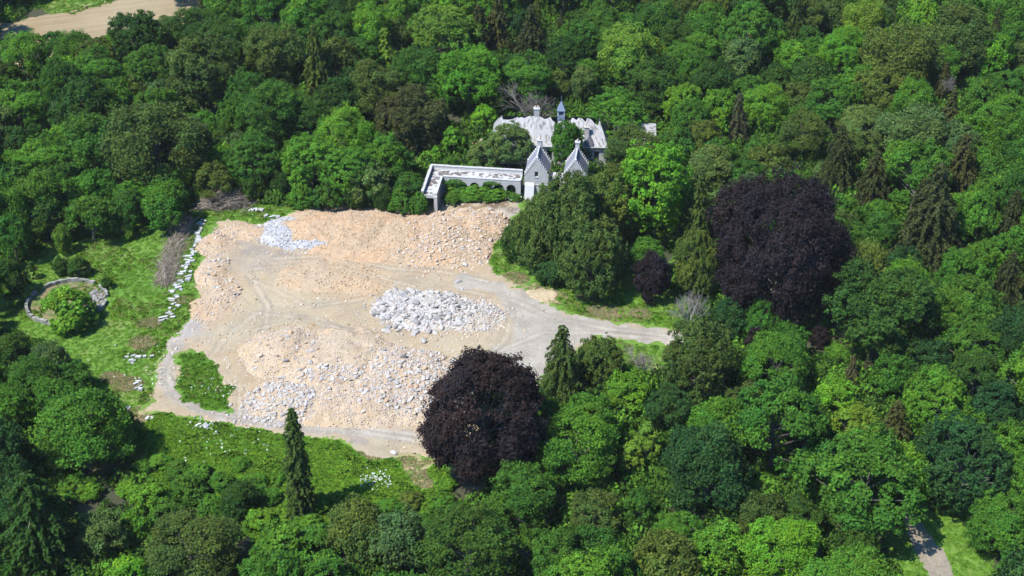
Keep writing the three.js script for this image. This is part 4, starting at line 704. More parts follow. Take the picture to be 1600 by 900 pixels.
const siteColor = (x, z) => {
  const n = fbm(x * 0.09, z * 0.09, 4), n2 = fbm(x * 0.4 + 30, z * 0.4, 3), f = vn(x * 3.5, z * 3.5), ff = vn(x * 8, z * 8);
  let c = mix3([0.34, 0.258, 0.156], [0.315, 0.257, 0.165], sstep(0.35, 0.65, n));
  let o = 0; for (const b of HEAPS) for (const [hx, hz, rx, rz] of b.blobs) { const d = Math.hypot((x - hx) / (rx + 3), (z - hz) / (rz + 3)); o = Math.max(o, sstep(1.15, 0.7, d + (n2 - 0.5) * 0.6) * b.orange); }
  c = mix3(c, [0.38, 0.262, 0.142], o * 0.8);
  const dr = Math.max(polySd(DRIVE, x, z) + (vn(x * 0.3, z * 0.3) - 0.5) * 5, 1.6 - lineD(TRACK, x, z) + (vn(x * 0.5, z * 0.5) - 0.5) * 1.5);
  c = mix3(c, mix3([0.27, 0.235, 0.185], [0.33, 0.29, 0.23], n2), sstep(-0.6, 0.8, dr) * 0.9);
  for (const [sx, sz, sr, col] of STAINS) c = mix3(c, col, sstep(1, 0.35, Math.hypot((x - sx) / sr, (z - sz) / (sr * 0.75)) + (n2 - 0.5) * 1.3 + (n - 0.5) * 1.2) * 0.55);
  for (const R of RUTS) { const d = lineD(R, x, z) + (vn(x * 0.8, z * 0.8) - 0.5) * 0.5; c = mix3(c, [0.24, 0.2, 0.145], sstep(0.45, 0.2, Math.abs(d - 0.75)) * 0.75 * vn(x * 0.3 + 7, z * 0.3)); c = mix3(c, [0.43, 0.38, 0.3], sstep(0.4, 0.1, d) * 0.4 * vn(x * 0.3, z * 0.3 + 3)); }
  c = mul3(c, 0.66 + 0.3 * n2 + 0.16 * f + 0.1 * ff);
  if (hash(Math.floor(x * 6), Math.floor(z * 6), 5) > 0.985) c = mix3(c, [0.52, 0.45, 0.38], 0.6);
  return c;
};
sheet('bare_site', 'pinkish sand and dust ground of the cleared demolition site', SITE, 0.5, 0.05, 1.1, 1536, siteColor, 0.12, ISLAND);
sheet('sand_patch', 'small patch of tan sand on the grass beside the gravel drive', SANDPATCH, 0.25, 0.06, 0.7, 128, (x, z) => mul3(mix3([0.36, 0.27, 0.15], [0.42, 0.33, 0.2], vn(x, z)), 0.75 + 0.4 * vn(x * 4, z * 4)), 0.25);
sheet('dirt_track', 'pale dirt track crossing the lower right corner', TRACK2, 0.4, 0.04, 0.5, 512, (x, z) => { const s = Math.abs(lineD(TRACK2LINE, x, z)), n = fbm(x * 0.7, z * 0.7, 3); let c = mix3([0.2, 0.165, 0.12], [0.28, 0.235, 0.175], n); c = mix3(c, [0.17, 0.17, 0.08], sstep(0.6, 0.2, s) * 0.5 * vn(x, z)); return mul3(c, 0.8 + 0.3 * vn(x * 3, z * 3)); });

// ---------- stones and rubble heaps ----------
function rock(s, flat = 0.7) {
  srand(s); const g = new THREE.IcosahedronGeometry(0.5, 1), p = g.attributes.position, cut = [];
  for (let i = 0; i < 6; i++) cut.push([randDir(), rr(0.26, 0.4)]);
  for (let i = 0; i < p.count; i++) { const v = V().fromBufferAttribute(p, i); for (const [n, d] of cut) { const k = v.dot(n); if (k > d) v.addScaledVector(n, d - k); } p.setXYZ(i, v.x * 1.2, v.y * flat, v.z); }
  g.computeVertexNormals(); return g;
}
const ROCKS = [11, 22, 33, 44, 55].map((s) => rock(s, 0.55 + (s % 3) * 0.15));
const stoneMats = [[0.37, 0.34, 0.295], [0.31, 0.285, 0.25], [0.41, 0.375, 0.32], [0.25, 0.23, 0.205]].map((c) => mat(...c, 0.95));
const pinkMats = [[0.41, 0.29, 0.18], [0.4, 0.32, 0.23], [0.45, 0.36, 0.26], [0.38, 0.25, 0.15]].map((c) => mat(...c, 0.95));
const white = mat(1, 1, 1, 0.97);
function rubble(name, parent, n, spot, cols, size) {                   // many small stones as one instanced part
  const per = Math.ceil(n / 2), M = new THREE.Matrix4(), Q = new THREE.Quaternion(), C = new THREE.Color();
  for (let k = 0; k < 2; k++) {
    const im = shade(new THREE.InstancedMesh(ROCKS[k * 2], white, per)); im.name = k ? name + '_001' : name; im.userData.kind = 'stuff';
    let i = 0, tries = 0;
    while (i < per && tries++ < per * 6) {
      const p = spot(); if (!p) continue; const s = size[0] + (size[1] - size[0]) * Math.pow(rnd(), 3.2);
      Q.setFromEuler(new THREE.Euler(rr(-0.7, 0.7), rr(0, 6.28), rr(-0.7, 0.7))); M.compose(V(p[0], p[1] + s * 0.12, p[2]), Q, V(s * rr(0.8, 1.5), s, s)); im.setMatrixAt(i, M);
      const c = pick(cols), b = rr(0.8, 1.15); im.setColorAt(i, C.setRGB(c[0] * b, c[1] * b, c[2] * b)); i++;
    }
    im.count = i; parent.add(im);
  }
}
const PAL = { orange: [[0.41, 0.29, 0.165], [0.42, 0.315, 0.195], [0.37, 0.255, 0.14], [0.44, 0.37, 0.27], [0.4, 0.3, 0.18]], grey: [[0.4, 0.385, 0.365], [0.34, 0.33, 0.32], [0.47, 0.445, 0.41], [0.29, 0.285, 0.28]], mixed: [[0.44, 0.35, 0.265], [0.42, 0.305, 0.21], [0.46, 0.4, 0.33], [0.37, 0.32, 0.265], [0.45, 0.345, 0.255]], pale: [[0.45, 0.415, 0.37], [0.4, 0.37, 0.33], [0.34, 0.315, 0.285]] };
const heapH = (b, x, z) => { let h = -0.3; for (const [hx, hz, rx, rz, hh] of b.blobs) { const d = Math.hypot((x - hx) / rx, (z - hz) / rz) + (vn(x * 0.35 + hx, z * 0.35) - 0.5) * 0.35; if (d < 1.25) { const k = hh * (d < 1 ? Math.pow(1 - d * d, 0.9) : (1 - d) * 1.2); if (k > h) h = k; } } return h + (h > 0 ? (fbm(x * 0.8, z * 0.8, 3) - 0.5) * b.bump : 0); };
HEAPS.forEach((b, hi) => {
  srand(500 + hi);
  const bx = b.blobs.map((q) => q[0] - q[2] * 1.2), bX = b.blobs.map((q) => q[0] + q[2] * 1.2), bz = b.blobs.map((q) => q[1] - q[3] * 1.2), bZ = b.blobs.map((q) => q[1] + q[3] * 1.2);
  const x0 = Math.min(...bx), x1 = Math.max(...bX), z0 = Math.min(...bz), z1 = Math.max(...bZ), st = 0.35, nx = Math.ceil((x1 - x0) / st), nz = Math.ceil((z1 - z0) / st), pos = [], col = [], idx = [], H = [];
  const cx = (x0 + x1) / 2, cz = (z0 + z1) / 2;
  for (let j = 0; j <= nz; j++) for (let i = 0; i <= nx; i++) { const x = x0 + (x1 - x0) * i / nx, z = z0 + (z1 - z0) * j / nz, h = heapH(b, x, z); H.push(h); pos.push(x - cx, h, z - cz); const n = fbm(x * 0.25, z * 0.25, 3), f = vn(x * 2.2, z * 2.2), c = mul3(mix3(b.c1, b.c2, sstep(0.3, 0.7, n)), 0.8 + 0.3 * f); col.push(...c); }
  for (let j = 0; j < nz; j++) for (let i = 0; i < nx; i++) { const k = j * (nx + 1) + i; if (Math.max(H[k], H[k + 1], H[k + nx + 1], H[k + nx + 2]) < -0.1) continue; idx.push(k, k + nx + 1, k + 1, k + 1, k + nx + 1, k + nx + 2); }
  const geo = new THREE.BufferGeometry(); geo.setAttribute('position', new THREE.Float32BufferAttribute(pos, 3)); geo.setAttribute('color', new THREE.Float32BufferAttribute(col, 3)); geo.setIndex(idx); geo.computeVertexNormals();
  const G = new THREE.Group(); G.position.set(cx, 0, cz); put(G, 'rubble_heap', b.label, 'rubble heap', 'rubble heaps on the bare site');
  part('mound', geo, new THREE.MeshStandardMaterial({ vertexColors: true, roughness: 1 }), G);
  const area = b.blobs.reduce((s, q) => s + q[2] * q[3] * 3.1, 0);
  const spot = (zone) => () => { const q = zone ?? pick(b.blobs), a = rr(0, 6.28), d = Math.sqrt(rnd()) * (rnd() < 0.12 ? rr(1.1, 1.55) : 1.1), x = q[0] + Math.cos(a) * d * q[2], z = q[1] + Math.sin(a) * d * q[3], h = heapH(b, x, z); if (polySd(SITE, x, z) < 0.5) return h > 0.2 ? [x - cx, h, z - cz] : null; return [x - cx, Math.max(h, 0.08), z - cz]; };
  rubble('rubble', G, Math.round(area * b.dens), spot(), PAL[b.pal], b.size);
  for (const [zone, n, pal, size] of b.zones ?? []) rubble('rubble_patch', G, n, spot(zone), PAL[pal], size);
  let n = 0, tries = 0; const mats = b.pal === 'orange' ? pinkMats : b.pal === 'mixed' ? [...pinkMats, ...stoneMats] : stoneMats;
  while (n < b.stones && tries++ < 4000) { const p = spot(b.stoneZones ? pick(b.stoneZones) : null)(); if (!p) continue; const s = rr(b.stoneSize[0], b.stoneSize[1]), m = part('stone', pick(ROCKS), pick(mats), G); m.position.set(p[0], p[1] + s * 0.12, p[2]); m.rotation.set(rr(-0.5, 0.5), rr(0, 6.28), rr(-0.5, 0.5)); m.scale.set(s * rr(0.9, 1.5), s * rr(0.7, 1), s); n++; }
});
{ // loose stones strewn over the open ground
  srand(77); const G = new THREE.Group(); put(G, 'loose_rubble', 'small loose stones strewn over the bare sand', 'rubble', null, 'stuff');
  rubble('rubble', G, 5200, () => { const x = rr(-66, 20), z = rr(-38, 52); const s = polySd(SITE, x, z); if (s < 0.3 || polySd(ISLAND, x, z) > -0.5) return null; if (polySd(DRIVE, x, z) > -1 && rnd() > 0.12) return null; if (fbm(x * 0.12 + 3, z * 0.12, 3) + rr(-0.25, 0.25) < 0.5) return null; return [x, 0.08, z]; }, [...PAL.orange, ...PAL.mixed], [0.1, 0.5]);
}
LONE.forEach(([x, z, s, label], i) => { srand(900 + i); const m = shade(new THREE.Mesh(ROCKS[i % 5], stoneMats[i % 3])); m.position.set(x, s * 0.25, z); m.rotation.y = rr(0, 6); m.scale.set(s * 1.3, s, s); put(m, 'boulder', label, 'boulder'); });

// ---------- dressed stone blocks laid out on the grass ----------
{
  srand(61);
  const block = (l, w, h) => { const s = new THREE.Shape(); const c = 0.06; s.moveTo(-l / 2 + c, -w / 2); s.lineTo(l / 2 - c * 1.5, -w / 2 + 0.02); s.lineTo(l / 2, w / 2 - c); s.lineTo(l / 2 - c, w / 2); s.lineTo(-l / 2 + c * 2, w / 2 - 0.03); s.lineTo(-l / 2, -w / 2 + c); const g = new THREE.ExtrudeGeometry(s, { depth: h - 0.06, bevelSize: 0.03, bevelThickness: 0.03, bevelSegments: 1 }); g.rotateX(-Math.PI / 2); g.translate(0, 0.03, 0); return g; };
  const forms = [block(1.5, 0.5, 0.42), block(1.1, 0.55, 0.45), block(0.8, 0.6, 0.5), block(2.0, 0.42, 0.4)];
  const mats = [[0.42, 0.41, 0.385], [0.5, 0.485, 0.455], [0.34, 0.33, 0.31]].map((c) => mat(...c, 0.9));
  for (const [x, z, turn, form, label, group] of BLOCKS) { const m = shade(new THREE.Mesh(forms[form], pick(mats))); m.position.set(x, 0.03, z); m.rotation.set(rr(-0.05, 0.05), turn + rr(-0.4, 0.4), rr(-0.08, 0.08)); m.scale.setScalar(rr(0.5, 0.95)); put(m, 'stone_block', label, 'stone block', group); }
}

// ---------- ruined buildings ----------
const stoneTex = colorTex(256, 256, (u, v) => { const n = fbm(u * 9, v * 9, 4), f = vn(u * 60, v * 60), d = sstep(0.6, 0.75, fbm(u * 5 + 3, v * 5 + 8, 4)); return mul3(mix3(mix3([0.36, 0.34, 0.31], [0.48, 0.455, 0.415], n), [0.22, 0.215, 0.2], d * 0.7), 0.85 + 0.25 * f); }, THREE.RepeatWrapping);
const roofTex = colorTex(512, 512, (u, v) => { const n = fbm(u * 12, v * 3, 4), f = vn(u * 120, v * 60), s = sstep(0.5, 0.75, fbm(u * 30, v * 6 + 4, 4)); return mul3(mix3(mix3([0.28, 0.265, 0.245], [0.41, 0.39, 0.36], n), [0.13, 0.12, 0.105], s * 0.85), 0.82 + 0.3 * f); }, THREE.RepeatWrapping);
const deckTex = colorTex(512, 128, (u, v) => { const n = fbm(u * 40, v * 9, 4) * 0.75 + vn(u * 14, v * 2.2) * 0.25, f = vn(u * 160, v * 40), d = sstep(0.46, 0.52, n) * sstep(0.02, 0.2, v) * sstep(1, 0.75, v); return mul3(mix3([0.44, 0.42, 0.385], [0.12, 0.095, 0.08], d), 0.85 + 0.25 * f); }, THREE.RepeatWrapping);
const slateTex = colorTex(128, 128, (u, v) => { const f = vn(u * 30, v * 30), r = hash(Math.floor(u * 20), Math.floor(v * 24), 3); return mul3([0.19, 0.19, 0.205], 0.8 + 0.25 * f + 0.25 * r); }, THREE.RepeatWrapping);
const M = { stone: new THREE.MeshStandardMaterial({ map: stoneTex, roughness: 0.95 }), roof: new THREE.MeshStandardMaterial({ map: roofTex, roughness: 0.9 }), deck: new THREE.MeshStandardMaterial({ map: deckTex, roughness: 0.95 }), slate: new THREE.MeshStandardMaterial({ map: slateTex, roughness: 0.8 }), lime: mat(0.43, 0.415, 0.385), dark: mat(0.06, 0.06, 0.06), brick: mat(0.4, 0.24, 0.17), lead: mat(0.17, 0.2, 0.25, 0.7), wood: mat(0.2, 0.14, 0.09), glass: mat(0.03, 0.035, 0.04, 0.2), pot: mat(0.62, 0.5, 0.36), moss: mat(0.13, 0.15, 0.05) };
function uvBox(g, k = 0.4) { const p = g.attributes.position, n = g.attributes.normal, uv = []; for (let i = 0; i < p.count; i++) { const ax = Math.abs(n.getX(i)), ay = Math.abs(n.getY(i)), az = Math.abs(n.getZ(i)); uv.push(...(ay > ax && ay > az ? [p.getX(i) * k, p.getZ(i) * k] : ax > az ? [p.getZ(i) * k, p.getY(i) * k] : [p.getX(i) * k, p.getY(i) * k])); } g.setAttribute('uv', new THREE.Float32BufferAttribute(uv, 2)); return g; }
const bx = (x0, x1, y0, y1, z0, z1) => uvBox(new THREE.BoxGeometry(x1 - x0, y1 - y0, z1 - z0).translate((x0 + x1) / 2, (y0 + y1) / 2, (z0 + z1) / 2));
function slab(shape, depth, z0, k = 0.4) { return uvBox(new THREE.ExtrudeGeometry(shape, { depth, bevelEnabled: false, curveSegments: 10 }).translate(0, 0, z0), k); }
const YAW = -7 * Math.PI / 180;
{ // the roofless cloister arcade: a long run with an arm reaching toward the site
  const A = new THREE.Group(); A.position.set(ARC[0], 0, ARC[1]); A.rotation.y = YAW; put(A, 'stone_arcade', 'L-shaped stone arcade with flat whitened roof at the edge of the site', 'arcade'); srand(31);
  const L = 20.2, W = 4.2;
  part('parapet_wall', bx(0, L, 0, 4.75, 0, 0.45), M.stone, A);
  part('outer_wall', bx(0, 0.45, 0, 4.75, 0.45, 12), M.stone, A);
  for (let x = 0; x < L - 0.1; x += 1.445) part('coping_stone', bx(x + 0.02, Math.min(L, x + 1.425), 4.752, 4.9 + rr(0, 0.06), -0.06, 0.52), M.lime, A);
  for (let z = 0.56; z < 11.9; z += 1.44) part('coping_stone', bx(-0.06, 0.52, 4.752, 4.9 + rr(0, 0.06), z, z + 1.42), M.lime, A);
  part('string_course', bx(0.45, L, 4.05, 4.16, 0.452, 0.62), M.lime, A);
  const deck = uvBox(new THREE.BoxGeometry(L - 0.45, 0.2, W - 0.95).translate((L + 0.45) / 2, 3.9, (W + 0.0) / 2), 0.05); { const p = deck.attributes.position, uv = deck.attributes.uv; for (let i = 0; i < p.count; i++) uv.setXY(i, p.getX(i) / L, (p.getZ(i) - 0.4) / (W - 0.8)); }
  part('roof_deck', deck, M.deck, A);
  const deck2 = bx(0.45, 2.9, 3.8, 4.0, W - 0.02, 12); { const p = deck2.attributes.position, uv = deck2.attributes.uv; for (let i = 0; i < p.count; i++) uv.setXY(i, p.getZ(i) / 20, 0.1 + 0.7 * p.getX(i) / 3); }
  part('roof_deck', deck2, M.deck, A);
  const s = new THREE.Shape(); s.moveTo(3.3, 0); s.lineTo(L, 0); s.lineTo(L, 4.3); s.lineTo(3.3, 4.3); s.closePath();
  for (let k = 0; k < 6; k++) { const c = 4.9 + k * 2.65, h = new THREE.Path(); h.moveTo(c - 1.0, 0.02); h.lineTo(c - 1.0, 2.3); h.absarc(c, 2.3, 1.0, Math.PI, 0, true); h.lineTo(c + 1.0, 0.02); h.closePath(); s.holes.push(h); }
  part('arched_wall', slab(s, 0.45, W - 0.45), M.stone, A);
  for (let x = 3.32; x < L - 0.2; x += 1.4) part('coping_stone', bx(x + 0.02, Math.min(L, x + 1.38), 4.302, 4.42 + rr(0, 0.05), W - 0.5, W + 0.06), M.lime, A);
  const q = new THREE.Shape(); q.moveTo(W, 0); q.lineTo(12, 0); q.lineTo(12, 4.3); q.lineTo(W, 4.3); q.closePath();
  for (let k = 0; k < 2; k++) { const c = 6.2 + k * 3.2, h = new THREE.Path(); h.moveTo(c - 1, 0.02); h.lineTo(c - 1, 2.2); h.absarc(c, 2.2, 1, Math.PI, 0, true); h.lineTo(c + 1, 0.02); h.closePath(); q.holes.push(h); }
  part('arched_wall', slab(q, 0.42, 0).rotateY(-Math.PI / 2).translate(3.3, 0, 0), M.stone, A);
  for (let z = W + 0.1; z < 11.8; z += 1.5) part('coping_stone', bx(2.82, 3.36, 4.302, 4.42 + rr(0, 0.05), z, Math.min(12, z + 1.47)), M.lime, A);
  part('lintel', bx(0.452, 2.878, 3.3, 3.78, 11.5, 12.05), M.lime, A);
  part('pier', bx(-0.15, 0.6, 0, 3.9, 12.002, 12.6), M.stone, A); part('pier', bx(2.75, 3.45, 0, 3.9, 12.002, 12.6), M.stone, A);
}
function gableHouse(x, z, yaw, W, D, eave, apex, label, buttress) {
  const G = new THREE.Group(); G.position.set(x, 0, z); G.rotation.y = yaw; put(G, 'gabled_lodge', label, 'building', 'crow-stepped stone gables'); srand(41 + Math.round(x));
  const face = (hole) => { const s = new THREE.Shape(); s.moveTo(-W / 2, 0); s.lineTo(W / 2, 0); s.lineTo(W / 2, eave); s.lineTo(0, apex); s.lineTo(-W / 2, eave); s.closePath(); if (hole) { const h = new THREE.Path(); h.moveTo(-0.35, eave - 0.4); h.lineTo(0.35, eave - 0.4); h.lineTo(0.35, eave + 0.9); h.lineTo(-0.35, eave + 0.9); h.closePath(); s.holes.push(h); } return s; };
  part('gable_wall', slab(face(true), 0.5, D / 2 - 0.5), M.stone, G); part('gable_wall', slab(face(false), 0.5, -D / 2), M.stone, G);
  for (const sx of [-1, 1]) {
    part('side_wall', bx(sx > 0 ? W / 2 - 0.45 : -W / 2, sx > 0 ? W / 2 : -W / 2 + 0.45, 0, eave - 0.1, -D / 2 + 0.502, D / 2 - 0.502), M.stone, G);
    const rise = apex - eave, len = Math.hypot(W / 2, rise), sl = uvBox(new THREE.BoxGeometry(len - 0.1, 0.14, D - 1.02), 0.8), a = Math.atan2(rise, W / 2); sl.rotateZ(-sx * a); sl.translate(sx * W / 4, eave + rise / 2 - 0.12, 0); part('roof_slope', sl, M.slate, G);
    const n = 8; for (const zz of [D / 2 - 0.56, -D / 2 - 0.06]) for (let k = 0; k < n; k++) { const t = (k + 0.5) / n, cx = sx * (W / 2) * (1 - t), cy = eave + rise * t, w = W / 2 / n * 1.04; part('crow_step', bx(cx - w / 2, cx + w / 2, cy - 0.35, cy + 0.42, zz + (k % 2) * 0.004, zz + 0.62), M.lime, G); }
  }
  part('ridge_stone', bx(-0.15, 0.15, apex - 0.1, apex + 0.12, -D / 2 + 0.65, D / 2 - 0.65), M.lime, G);
  const ch = part('chimney', bx(-0.45, 0.45, apex - 0.6, apex + 1.3, -D / 2 - 0.12, -D / 2 + 0.62), M.stone, G);
  part('chimney_cap', bx(-0.58, 0.58, apex + 1.302, apex + 1.5, -D / 2 - 0.25, -D / 2 + 0.75), M.lime, ch); part('chimney_pot', new THREE.CylinderGeometry(0.17, 0.22, 0.5, 10).translate(0, apex + 1.75, -D / 2 + 0.25), M.pot, ch);
  part('window_pane', bx(-0.35, 0.35, eave - 0.4, eave + 0.9, D / 2 - 0.4, D / 2 - 0.36), M.glass, G); part('window_sill', bx(-0.5, 0.5, eave - 0.56, eave - 0.402, D / 2 - 0.3, D / 2 + 0.1), M.lime, G);
  part('string_course', bx(-W / 2 - 0.05, W / 2 + 0.05, eave - 2.4, eave - 2.2, D / 2 + 0.002, D / 2 + 0.1), M.lime, G);
  if (buttress) { const s = new THREE.Shape(); s.moveTo(0, 0); s.lineTo(1.9, 0); s.lineTo(0.5, 2.9); s.lineTo(0, 3.4); s.closePath(); part('buttress', slab(s, 2.0, 0).rotateY(-Math.PI / 2).translate(-0.4, 0, D / 2), M.lime, G); }
  return G;
}
gableHouse(GAB1[0], GAB1[1], YAW, 5.2, 6.2, 5.2, 9.3, 'stone lodge with crow-stepped gables and chimney at the arcade end', true);
gableHouse(GAB2[0], GAB2[1], YAW, 5.0, 6.2, 5.0, 9.0, 'second crow-stepped stone lodge half hidden by the olive yew', false);
{ // low link between the two gabled lodges
  const G = new THREE.Group(); G.position.set((GAB1[0] + GAB2[0]) / 2, 0, (GAB1[1] + GAB2[1]) / 2); G.rotation.y = YAW; put(G, 'link_wall', 'low flat-roofed stone link between the two crow-stepped lodges', 'wall');
  part('wall', bx(-1.6, 1.6, 0, 3.6, -1, 1.6), M.stone, G); part('roof_deck', bx(-1.62, 1.62, 3.602, 3.8, -1.1, 1.7), M.lime, G); part('coping_stone', bx(-1.6, 0, 3.802, 4.2, 1.2, 1.65), M.lime, G); part('coping_stone', bx(0.01, 1.6, 3.802, 4.2, 1.2, 1.65), M.lime, G);
}
{ // the long slate-roofed range behind
  const G = new THREE.Group(); G.position.set(HOUSE[0], 0, HOUSE[1]); G.rotation.y = YAW * 0.35; put(G, 'ruined_house', 'long ruined house with ragged whitened slate roof and roof lantern', 'building'); srand(51);
  const L = 26, D = 11, E = 5, R = 9.6, h = L / 2;
  part('front_wall', (() => { const s = new THREE.Shape(); s.moveTo(-h + 0.3, 0); s.lineTo(h - 0.3, 0); s.lineTo(h - 0.3, E); s.lineTo(-h + 0.3, E); s.closePath(); for (let k = 0; k < 7; k++) { const c = -10.5 + k * 3.5, p = new THREE.Path(); p.moveTo(c - 0.55, 1.2); p.lineTo(c + 0.55, 1.2); p.lineTo(c + 0.55, 3.6); p.lineTo(c - 0.55, 3.6); p.closePath(); s.holes.push(p); } return slab(s, 0.5, D / 2 - 0.9); })(), M.stone, G);
  part('back_wall', bx(-h + 0.3, h - 0.3, 0, E, -D / 2 + 0.3, -D / 2 + 0.8), M.stone, G);
  for (const sx of [-1, 1]) part('end_wall', bx(sx * (h - 0.55) - 0.25, sx * (h - 0.55) + 0.25, 0, E, -D / 2 + 0.802, D / 2 - 0.902), M.stone, G);
  for (let k = 0; k < 7; k++) { const c = -10.5 + k * 3.5, w = part('window', bx(c - 0.55, c + 0.55, 1.2, 3.6, D / 2 - 0.72, D / 2 - 0.66), M.glass, G); part('window_sill', bx(c - 0.7, c + 0.7, 1.05, 1.198, D / 2 - 0.6, D / 2 - 0.3), M.lime, w); }
  const slope = (nu, nv, at, seedN) => { const pos = [], uv = [], idx = []; for (let j = 0; j <= nv; j++) for (let i = 0; i <= nu; i++) { const u = i / nu, v = j / nv, p = at(u, v), n = (fbm(u * 30 + seedN, v * 6, 3) - 0.5) * 0.22 + (fbm(u * 4 + seedN, v * 2, 2) - 0.5) * 0.3; pos.push(p[0], p[1] + n, p[2]); uv.push(u * 2, v); } for (let j = 0; j < nv; j++) for (let i = 0; i < nu; i++) { const a = j * (nu + 1) + i; idx.push(a, a + 1, a + nu + 1, a + 1, a + nu + 2, a + nu + 1); } const g = new THREE.BufferGeometry(); g.setAttribute('position', new THREE.Float32BufferAttribute(pos, 3)); g.setAttribute('uv', new THREE.Float32BufferAttribute(uv, 2)); g.setIndex(idx); g.computeVertexNormals(); return g; };
  const rag = (u, s) => 1 - 0.16 * Math.pow(vn(u * 34 + s, 2), 2) - 0.12 * sstep(0.55, 0.8, vn(u * 9 + s, 7));
  part('roof_slope', slope(130, 18, (u, v) => { const k = v * rag(u, 0), x = (u * 2 - 1) * (h - k * 2.2); return [x, E + (R - E) * k, D / 2 * (1 - k)]; }, 1), M.roof, G);
  part('roof_slope', slope(130, 18, (u, v) => { const k = v * rag(u, 9), x = (u * 2 - 1) * (h - k * 2.2); return [x, E + (R - E) * k - 0.04, -D / 2 * (1 - k)]; }, 5), M.roof, G);
  for (const sx of [-1, 1]) part('roof_hip', slope(30, 16, (u, v) => [sx * (h - v * 2.2), E + (R - E) * v - 0.06, (u - 0.5) * D * (1 - v)], 3 + sx), M.roof, G);
  part('gutter', bx(-h, h, E - 0.2, E - 0.02, D / 2 + 0.02, D / 2 + 0.2), M.lime, G);
  part('downpipe', new THREE.CylinderGeometry(0.08, 0.08, E - 0.2, 8).translate(1.5, E / 2 - 0.1, D / 2 - 0.25), M.lime, G);
  const chim = (x, y, z, w, hh) => { const c = part('chimney', bx(x - w / 2, x + w / 2, y, y + hh, z - 0.45, z + 0.45), M.stone, G); part('chimney_cap', bx(x - w / 2 - 0.12, x + w / 2 + 0.12, y + hh + 0.002, y + hh + 0.2, z - 0.57, z + 0.57), M.lime, c); for (const d of [-0.28, 0.28]) part('chimney_pot', new THREE.CylinderGeometry(0.15, 0.19, 0.5, 8).translate(x + d, y + hh + 0.45, z), M.pot, c); };
  chim(-3.1, R - 1.2, -0.8, 1.2, 2.6); chim(8.2, E + 1.2, 3.4, 1.0, 2.6);
  const cup = new THREE.Group(); cup.name = 'roof_lantern'; cup.position.set(2.4, R - 0.7, 0); G.add(cup);
  part('lantern_base', bx(-0.85, 0.85, 0, 1.2, -0.85, 0.85), M.lead, cup);
  for (const sx of [-1, 1]) for (const sz of [-1, 1]) part('post', bx(sx * 0.68 - 0.1, sx * 0.68 + 0.1, 1.202, 2.4, sz * 0.68 - 0.1, sz * 0.68 + 0.1), M.lime, cup);
  for (let k = 0; k < 4; k++) part('louvre', bx(-0.58, 0.58, 1.32 + k * 0.26, 1.37 + k * 0.26, -0.6, 0.6), M.lead, cup);
  part('lantern_roof', (() => { const q = new THREE.ConeGeometry(1.3, 2.2, 4).rotateY(Math.PI / 4).translate(0, 3.502, 0).toNonIndexed(); q.computeVertexNormals(); return q; })(), M.lead, cup); part('finial', new THREE.CylinderGeometry(0.03, 0.07, 1.4, 6).translate(0, 5.2, 0), M.lead, cup);
  const dorm = new THREE.Shape(); dorm.moveTo(-1, 0); dorm.lineTo(1, 0); dorm.lineTo(1, 1.6); dorm.lineTo(0, 3); dorm.lineTo(-1, 1.6); dorm.closePath(); part('dormer', slab(dorm, 3, 0).translate(8.6, E - 0.6, 2.6), M.slate, G);
  const W2 = new THREE.Group(); W2.position.set(ANNEX[0], 0, ANNEX[1]); put(W2, 'outbuilding', 'low pale-roofed outbuilding beyond the olive tree, right of the house', 'building');
  part('wall', bx(-4, 4, 0, 4.5, -2.5, 2.5), M.stone, W2); const rf = new THREE.Shape(); rf.moveTo(-2.9, 4.502); rf.lineTo(2.9, 4.502); rf.lineTo(0, 7); rf.closePath(); part('roof', slab(rf, 8.6, -4.3, 0.2).rotateY(Math.PI / 2), M.roof, W2);
}
{ // fallen courtyard walls
  srand(53);
  for (const [x, z, l, hgt, turn, label, m] of FALLEN) {
    const G = new THREE.Group(); G.position.set(x, 0, z); G.rotation.y = turn; put(G, 'broken_wall', label, 'wall', 'broken courtyard walls');
    for (let k = 0; k < l / 0.55; k++) { const x0 = -l / 2 + k * 0.55, h = hgt * (0.35 + 0.65 * vn(k * 0.45 + x, 3)); part('masonry', bx(x0 + 0.01, x0 + 0.54, 0, h, -0.3 + rr(-0.04, 0.04), 0.3), M[m], G); }
    rubble('rubble', G, 160, () => [rr(-l / 2, l / 2), 0.12 + rr(0, 0.5), rr(-1.4, 1.6)], m === 'brick' ? PAL.orange : PAL.mixed, [0.15, 0.6]);
  }
}
